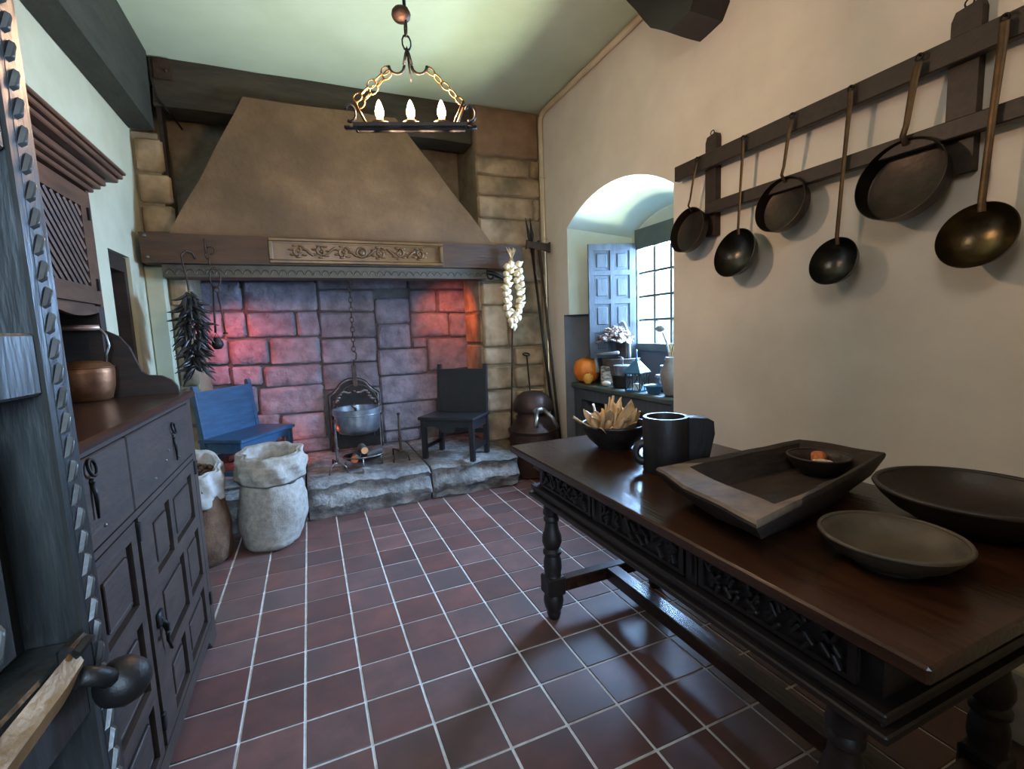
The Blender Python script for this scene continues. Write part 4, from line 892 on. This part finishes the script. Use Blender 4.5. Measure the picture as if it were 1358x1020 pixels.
# wooden measure
mg = thing('wooden_jug', 'large dark wooden measure with solid side handle and pierced lug', 'jug', (1.268, 1.46, TZ), 38)
pr = [(0, 0), (.085, 0), (.088, .01), (.088, .212), (.086, .22), (.072, .22), (.070, .21), (.070, .05), (0, .045)]
build(G().lathe(pr, 36), 'body', 'cup_black', mg, 40)
XZm = Matrix(((1, 0, 0, 0), (0, 0, 1, 0), (0, 1, 0, 0), (0, 0, 0, 1)))
build(G().prism([(.08, .216), (.150, .213), (.176, .200), (.180, .15), (.160, .055), (.145, .04), (.08, .04)], .028, rot(0, 0, -66) @ XZm, h0=-.028), 'handle', 'cup_black', mg)
lg = build(G().torus(.028, .014, tr(0, 0, 0) @ rot(0, 0, 112) @ tr(.088, 0, .075) @ rot(90), 14, 6, sy=1.3), 'pierced_lug', 'cup_black', mg, True)
# dough trough from four rim corners
trg = thing('dough_trough', 'long rough-hewn wooden dough trough in the middle of the table', 'trough', (1.36, 1.03, TZ))
def quadring(A, B, C, D, z, n=8, bulge=0., dz=None):
    pts = []
    for P, Q in ((A, B), (B, C), (C, D), (D, A)):
        for i in range(n):
            t = i/n; e = .06*math.sin(math.pi*t)*bulge
            d = Vector((Q[0]-P[0], Q[1]-P[1])); nrm = Vector((d.y, -d.x)).normalized()
            # A->B->C->D runs counter-clockwise: outward is the right-hand normal
            pts.append((P[0]+d.x*t+nrm.x*e, P[1]+d.y*t+nrm.y*e, z+(dz[0]*(1-t)+dz[1]*t if dz else 0)))
    return pts
def inset(q, k, kx0=0, c=None):
    cx = sum(p[0] for p in q)/4; cy = sum(p[1] for p in q)/4
    return [(cx+(p[0]-cx)*k, cy+(p[1]-cy)*k) for p in q]
Q = [(-.36, .165), (-.435, -.27), (.415, -.075), (.35, .195)]
Qz = lambda q, z, b=.2: quadring(*q, z, bulge=b)
q0 = inset(Q, .66); q1 = inset(Q, .86)
qi = [(-.245, .142), (-.300, -.216), (.375, -.066), (.318, .172)]
qi2 = inset(qi, .93); qi3 = inset(qi, .74)
rings = [Qz(q0, .0), Qz(q1, .045), Qz(inset(Q, .985), .098), Qz(Q, .110), Qz(inset(Q, .985), .118), Qz(qi, .112), Qz(qi2, .075), Qz(qi3, .030)]
g = G().loft(rings); g.jit(.007, 9)
for f_ in g.b.faces:
    c_ = f_.calc_center_median()
    if c_.z > .10 and c_.x < -.19: f_.material_index = 1
build(g, 'body', ['trough_wood', 'trough_worn'], trg, 45)
sbw = bowl('small_bowl', 'small dark bowl with bread rolls inside the dough trough', (1.615, 1.08, TZ+.032), .10, .07, 'dark_bowl', .45, .008)
def loaf(label, p, d, m, rz):
    g = G().ball((0, 0, 0), 1, d, 16, 10); g.jit(.006, 30); single(g, 'bread_roll', m, label, 'bread', p, True, rz=rz)
loaf('pale oblong bread roll in the small dark bowl', (1.60, 1.055, TZ+.074), (.052, .024, .022), 'bread_cream', -28)
loaf('orange lumpy bread piece behind the pale roll in the bowl', (1.655, 1.105, TZ+.082), (.036, .026, .024), 'bread_orange', 20)
bowl('wooden_bowl', 'widest dark wooden bowl on the wall side of the table', (1.625, .66, TZ), .22, .10, 'dark_bowl', .5, .014)
bowl('wooden_bowl', 'shallow greyish wooden bowl close to the table front edge', (1.215, .635, TZ), .146, .07, 'gray_bowl', .5, .010)

# ------------------------------------------------------------------ stone counter in the niche and the things on it
nc = thing('niche_counter', 'dark counter with recessed front filling the window niche', 'counter', (2.6, 3.35, 0))
CT = .90
build(G().box(2.345, 2.885, 2.66, 4.06, CT-.05, CT, bev=.012), 'counter_top', 'window_wood', nc, world=True)
build(G().box(2.37, 2.885, 2.66, 2.80, 0, CT-.051).box(2.37, 2.885, 3.90, 4.03, 0, CT-.051).box(2.37, 2.40, 2.80, 3.90, CT-.15, CT-.051).box(2.70, 2.885, 2.80, 3.90, 0, CT-.051), 'front', 'shutter_wood', nc, world=True)
t = thing('pumpkin', 'big orange pumpkin on the niche counter', 'pumpkin', (2.465, 3.945, CT+.002))
build(G().lathe([(0, .02), (.05, .0), (.10, .03), (.126, .10), (.124, .155), (.10, .21), (.05, .235), (.015, .228), (0, .225)], 60, wob=lambda a, z: 1+.025*math.cos(a*10)), 'body', 'pumpkin_skin', t, True)
build(G().tube([(0, 0, .22), (.006, .0, .245), (.02, .004, .26)], [.016, .011, .012], 7), 'stem', 'stem_green', t, True)
t = thing('gourd', 'small round yellow gourd in front of the orange pumpkin', 'gourd', (2.38, 3.79, CT+.002))
build(G().lathe([(0, .0), (.03, .006), (.05, .045), (.043, .08), (.02, .10), (0, .10)], 24), 'body', 'gourd_skin', t, True)
build(G().tube([(0, 0, .098), (.003, 0, .112)], .006, 6), 'stem', 'stem_green', t)
t = thing('birch_candle', 'birch bark log candle beside the orange pumpkin', 'candle', (2.52, 3.68, CT+.002))
build(G().lathe([(0, 0), (.062, 0), (.062, .16), (.055, .168), (0, .166)], 24), 'log', 'birch_bark', t, 40); build(G().tube([(0, 0, .165), (.003, 0, .178)], .003, 5), 'wick', 'iron', t)
g = G().ball((0, 0, 0), 1, (.035, .05, .025), 14, 8); single(g, 'egg', 'cream', 'cream egg lying at the foot of the birch candle', 'egg', (2.42, 3.555, CT+.027), True)
t = thing('cooking_pot', 'dark low pot at the bottom of the niche pot stack', 'pot', (2.475, 3.385, CT+.002))
build(G().lathe([(0, 0), (.075, 0), (.085, .01), (.086, .095), (.094, .10), (.094, .108), (0, .108)], 28), 'body', 'iron', t, 40); build(G().tube([(-.01, .088, .085), (-.02, .12, .10), (-.01, .15, .10)], .007, 6), 'handle', 'iron', t, True)
t = thing('lidded_pot', 'grey metal pot with hook handle stacked on the dark pot', 'pot', (2.475, 3.385, CT+.112))
build(G().lathe([(0, 0), (.07, 0), (.075, .075), (.08, .08), (.078, .086), (0, .086)], 28), 'body', 'aluminium', t, 40); build(G().tube([(0, 0, .086), (.0, -.004, .12), (0, .0, .145), (0, .02, .155), (0, .03, .14), (0, .022, .128)], .005, 6), 'hook', 'bright_iron', t, True); build(G().tube([(0, .075, .05), (0, .12, .055)], .008, 6), 'handle', 'bright_iron', t)
t = thing('lantern', 'pale blue glass lantern with peaked roof on the niche counter', 'lantern', (2.435, 3.14, CT+.002), 20)
build(G().box(-.07, .07, -.07, .07, 0, .012).box(-.07, .07, -.07, .07, .145, .155), 'base', 'lantern_blue', t)
for sx in (-1, 1):
    for sy in (-1, 1): build(G().box(sx*.066-.004, sx*.066+.004, sy*.066-.004, sy*.066+.004, .012, .145), 'corner_post', 'iron', t)
for k in range(4):
    M = rot(0, 0, 90*k)
    build(G().box(-.062, .062, .0655, .0665, .012, .145, M), 'pane', 'window_glass', t)
    build(G().tube([M @ Vector((-.06, .069, .012)), M @ Vector((-.02, .069, .078)), M @ Vector((-.06, .069, .145))], .003, 5).tube([M @ Vector((.06, .069, .012)), M @ Vector((.02, .069, .078)), M @ Vector((.06, .069, .145))], .003, 5).tube([M @ Vector((0, .069, .012)), M @ Vector((0, .069, .145))], .003, 5), 'scroll_bars', 'iron', t, True)
build(G().loft([[(-.08, -.08, .155), (.08, -.08, .155), (.08, .08, .155), (-.08, .08, .155)], [(-.02, -.02, .245), (.02, -.02, .245), (.02, .02, .245), (-.02, .02, .245)]]).ball((0, 0, .25), .02), 'roof', 'lantern_blue', t)
build(G().torus(.035, .004, tr(0, 0, .30) @ rot(90, 0, 30), 18, 5), 'ring', 'lantern_blue', t, True)
build(G().lathe([(0, .013), (.028, .013), (.028, .06), (0, .06)], 16), 'candle', 'cream', t, 40)
t = thing('enamel_dish', 'small blue-white dish in front of the tall vase', 'dish', (2.44, 2.94, CT+.002))
build(G().lathe([(0, 0), (.045, 0), (.05, .01), (.065, .055), (.08, .06), (.078, .066), (.06, .06), (.045, .015), (0, .012)], 28), 'body', 'lantern_blue', t, 40); build(G().lathe([(0, .052), (.055, .05)], 20), 'filling', 'cream', t)
t = thing('storage_jar', 'low wide metal jar behind the blue dish', 'jar', (2.60, 2.99, CT+.002))
build(G().lathe([(0, 0), (.075, 0), (.08, .01), (.08, .11), (.085, .115), (.08, .125), (0, .125)], 28), 'body', 'aluminium', t, 40); build(G().lathe([(.08, .126), (.078, .132), (.02, .138), (0, .138)], 24), 'lid', 'tin', t, 40)
t = thing('tin_can', 'small grey canister standing on the wide metal jar', 'canister', (2.60, 2.99, CT+.141))
build(G().lathe([(0, 0), (.04, 0), (.042, .004), (.042, .06), (0, .06)], 24), 'body', 'shutter_wood', t, 40); build(G().lathe([(.044, .058), (.044, .068), (0, .07)], 24), 'lid', 'tin', t, 40)
t = thing('vase', 'tall grey clay vase with dry twigs at the niche edge', 'vase', (2.46, 2.76, CT+.002))
build(G().lathe([(0, 0), (.05, 0), (.06, .02), (.085, .12), (.088, .17), (.065, .23), (.045, .26), (.05, .285), (.045, .29), (.04, .26), (0, .25)], 28), 'body', 'vase_clay', t, True)
for i in range(9): build(G().tube([(0, 0, .25), (.02*math.cos(i), .03*math.sin(i*1.7), .32), (.05*math.cos(i*1.3), .06*math.sin(i*1.7), .38+.02*(i % 3))], .0022, 4), 'twig', 'straw', t)
build(G().tube([(0, 0, .2), (.0, .06, .40), (.0, .10, .47)], .008, 6).ball((0, .13, .50), .05, (.35, 1, .5), M=rot(0)), 'wooden_spoon', 'pale_wood', t, True)
# trug of dried flowers on a stand of pale wood
t = thing('flower_basket', 'dark wicker basket of dried flowers with pale hoop and bar', 'basket', (2.66, 3.66, CT+.002))
build(G().lathe([(0, .0), (.11, .0), (.13, .02), (.155, .12), (.17, .235), (.16, .24), (.145, .12), (0, .03)], 32, sy=1.1), 'body', 'wicker', t, 40)
build(G().torus(.165, .012, tr(.02, 0, .235) @ rot(90, 0, 75), 24, 6, a0=0, a1=180, sy=1.95), 'hoop_handle', 'pale_wood', t, True)
build(G().tube([(-.17, .20, .27), (-.175, -.20, .30)], .013, 8), 'cross_bar', 'pale_wood', t, True)
build(G().tube([(-.16, .185, .27), (-.155, .175, .17), (-.15, .17, .10)], [.012, .02, .032], 8), 'bar_post', 'pale_wood', t, True)
build(G().prism([(.155*math.cos(R(180*k/16)), .25+.26*math.sin(R(180*k/16))) for k in range(17)], .012, rot(0, 0, 75) @ XZ, h0=-.012), 'basket_back', 'wicker', t)
fl = []
for s_ in range(3):
    g = G()
    for k in range(6):
        a = k*1.05; g.ball((.024*math.cos(a), .024*math.sin(a), .004*(k % 2)), .019, (1.1, .8, .5), 6, 4, rot(20*s_, 15, 0))
    g.ball((0, 0, .008), .01, n=6, m=4); fl.append(g.mesh('dried_flower', 'dried_flower', True))
for i in range(44):
    a = i*2.4; rr = .20*math.sqrt((i+.5)/44); put('dried_flower', fl[i % 3], t, tr(-.04+rr*.6*math.cos(a), rr*math.sin(a)+.03, .33+.17*math.cos(rr*6)+random.uniform(-.02, .02)) @ rot(random.uniform(-60, 60), random.uniform(-80, 20), 0))
t = thing('serving_tray', 'pale tray edge leaning behind the lantern', 'tray', (2.80, 3.08, CT+.002))
build(G().box(-.012, .012, -.17, .17, 0, .22, rot(0, 8, 0) @ tr(0, 0, 0), bev=.004), 'board', 'window_wood', t); build(G().box(-.016, .016, -.18, .18, .22, .236, rot(0, 8, 0), bev=.003), 'rim', 'pale_wood', t)
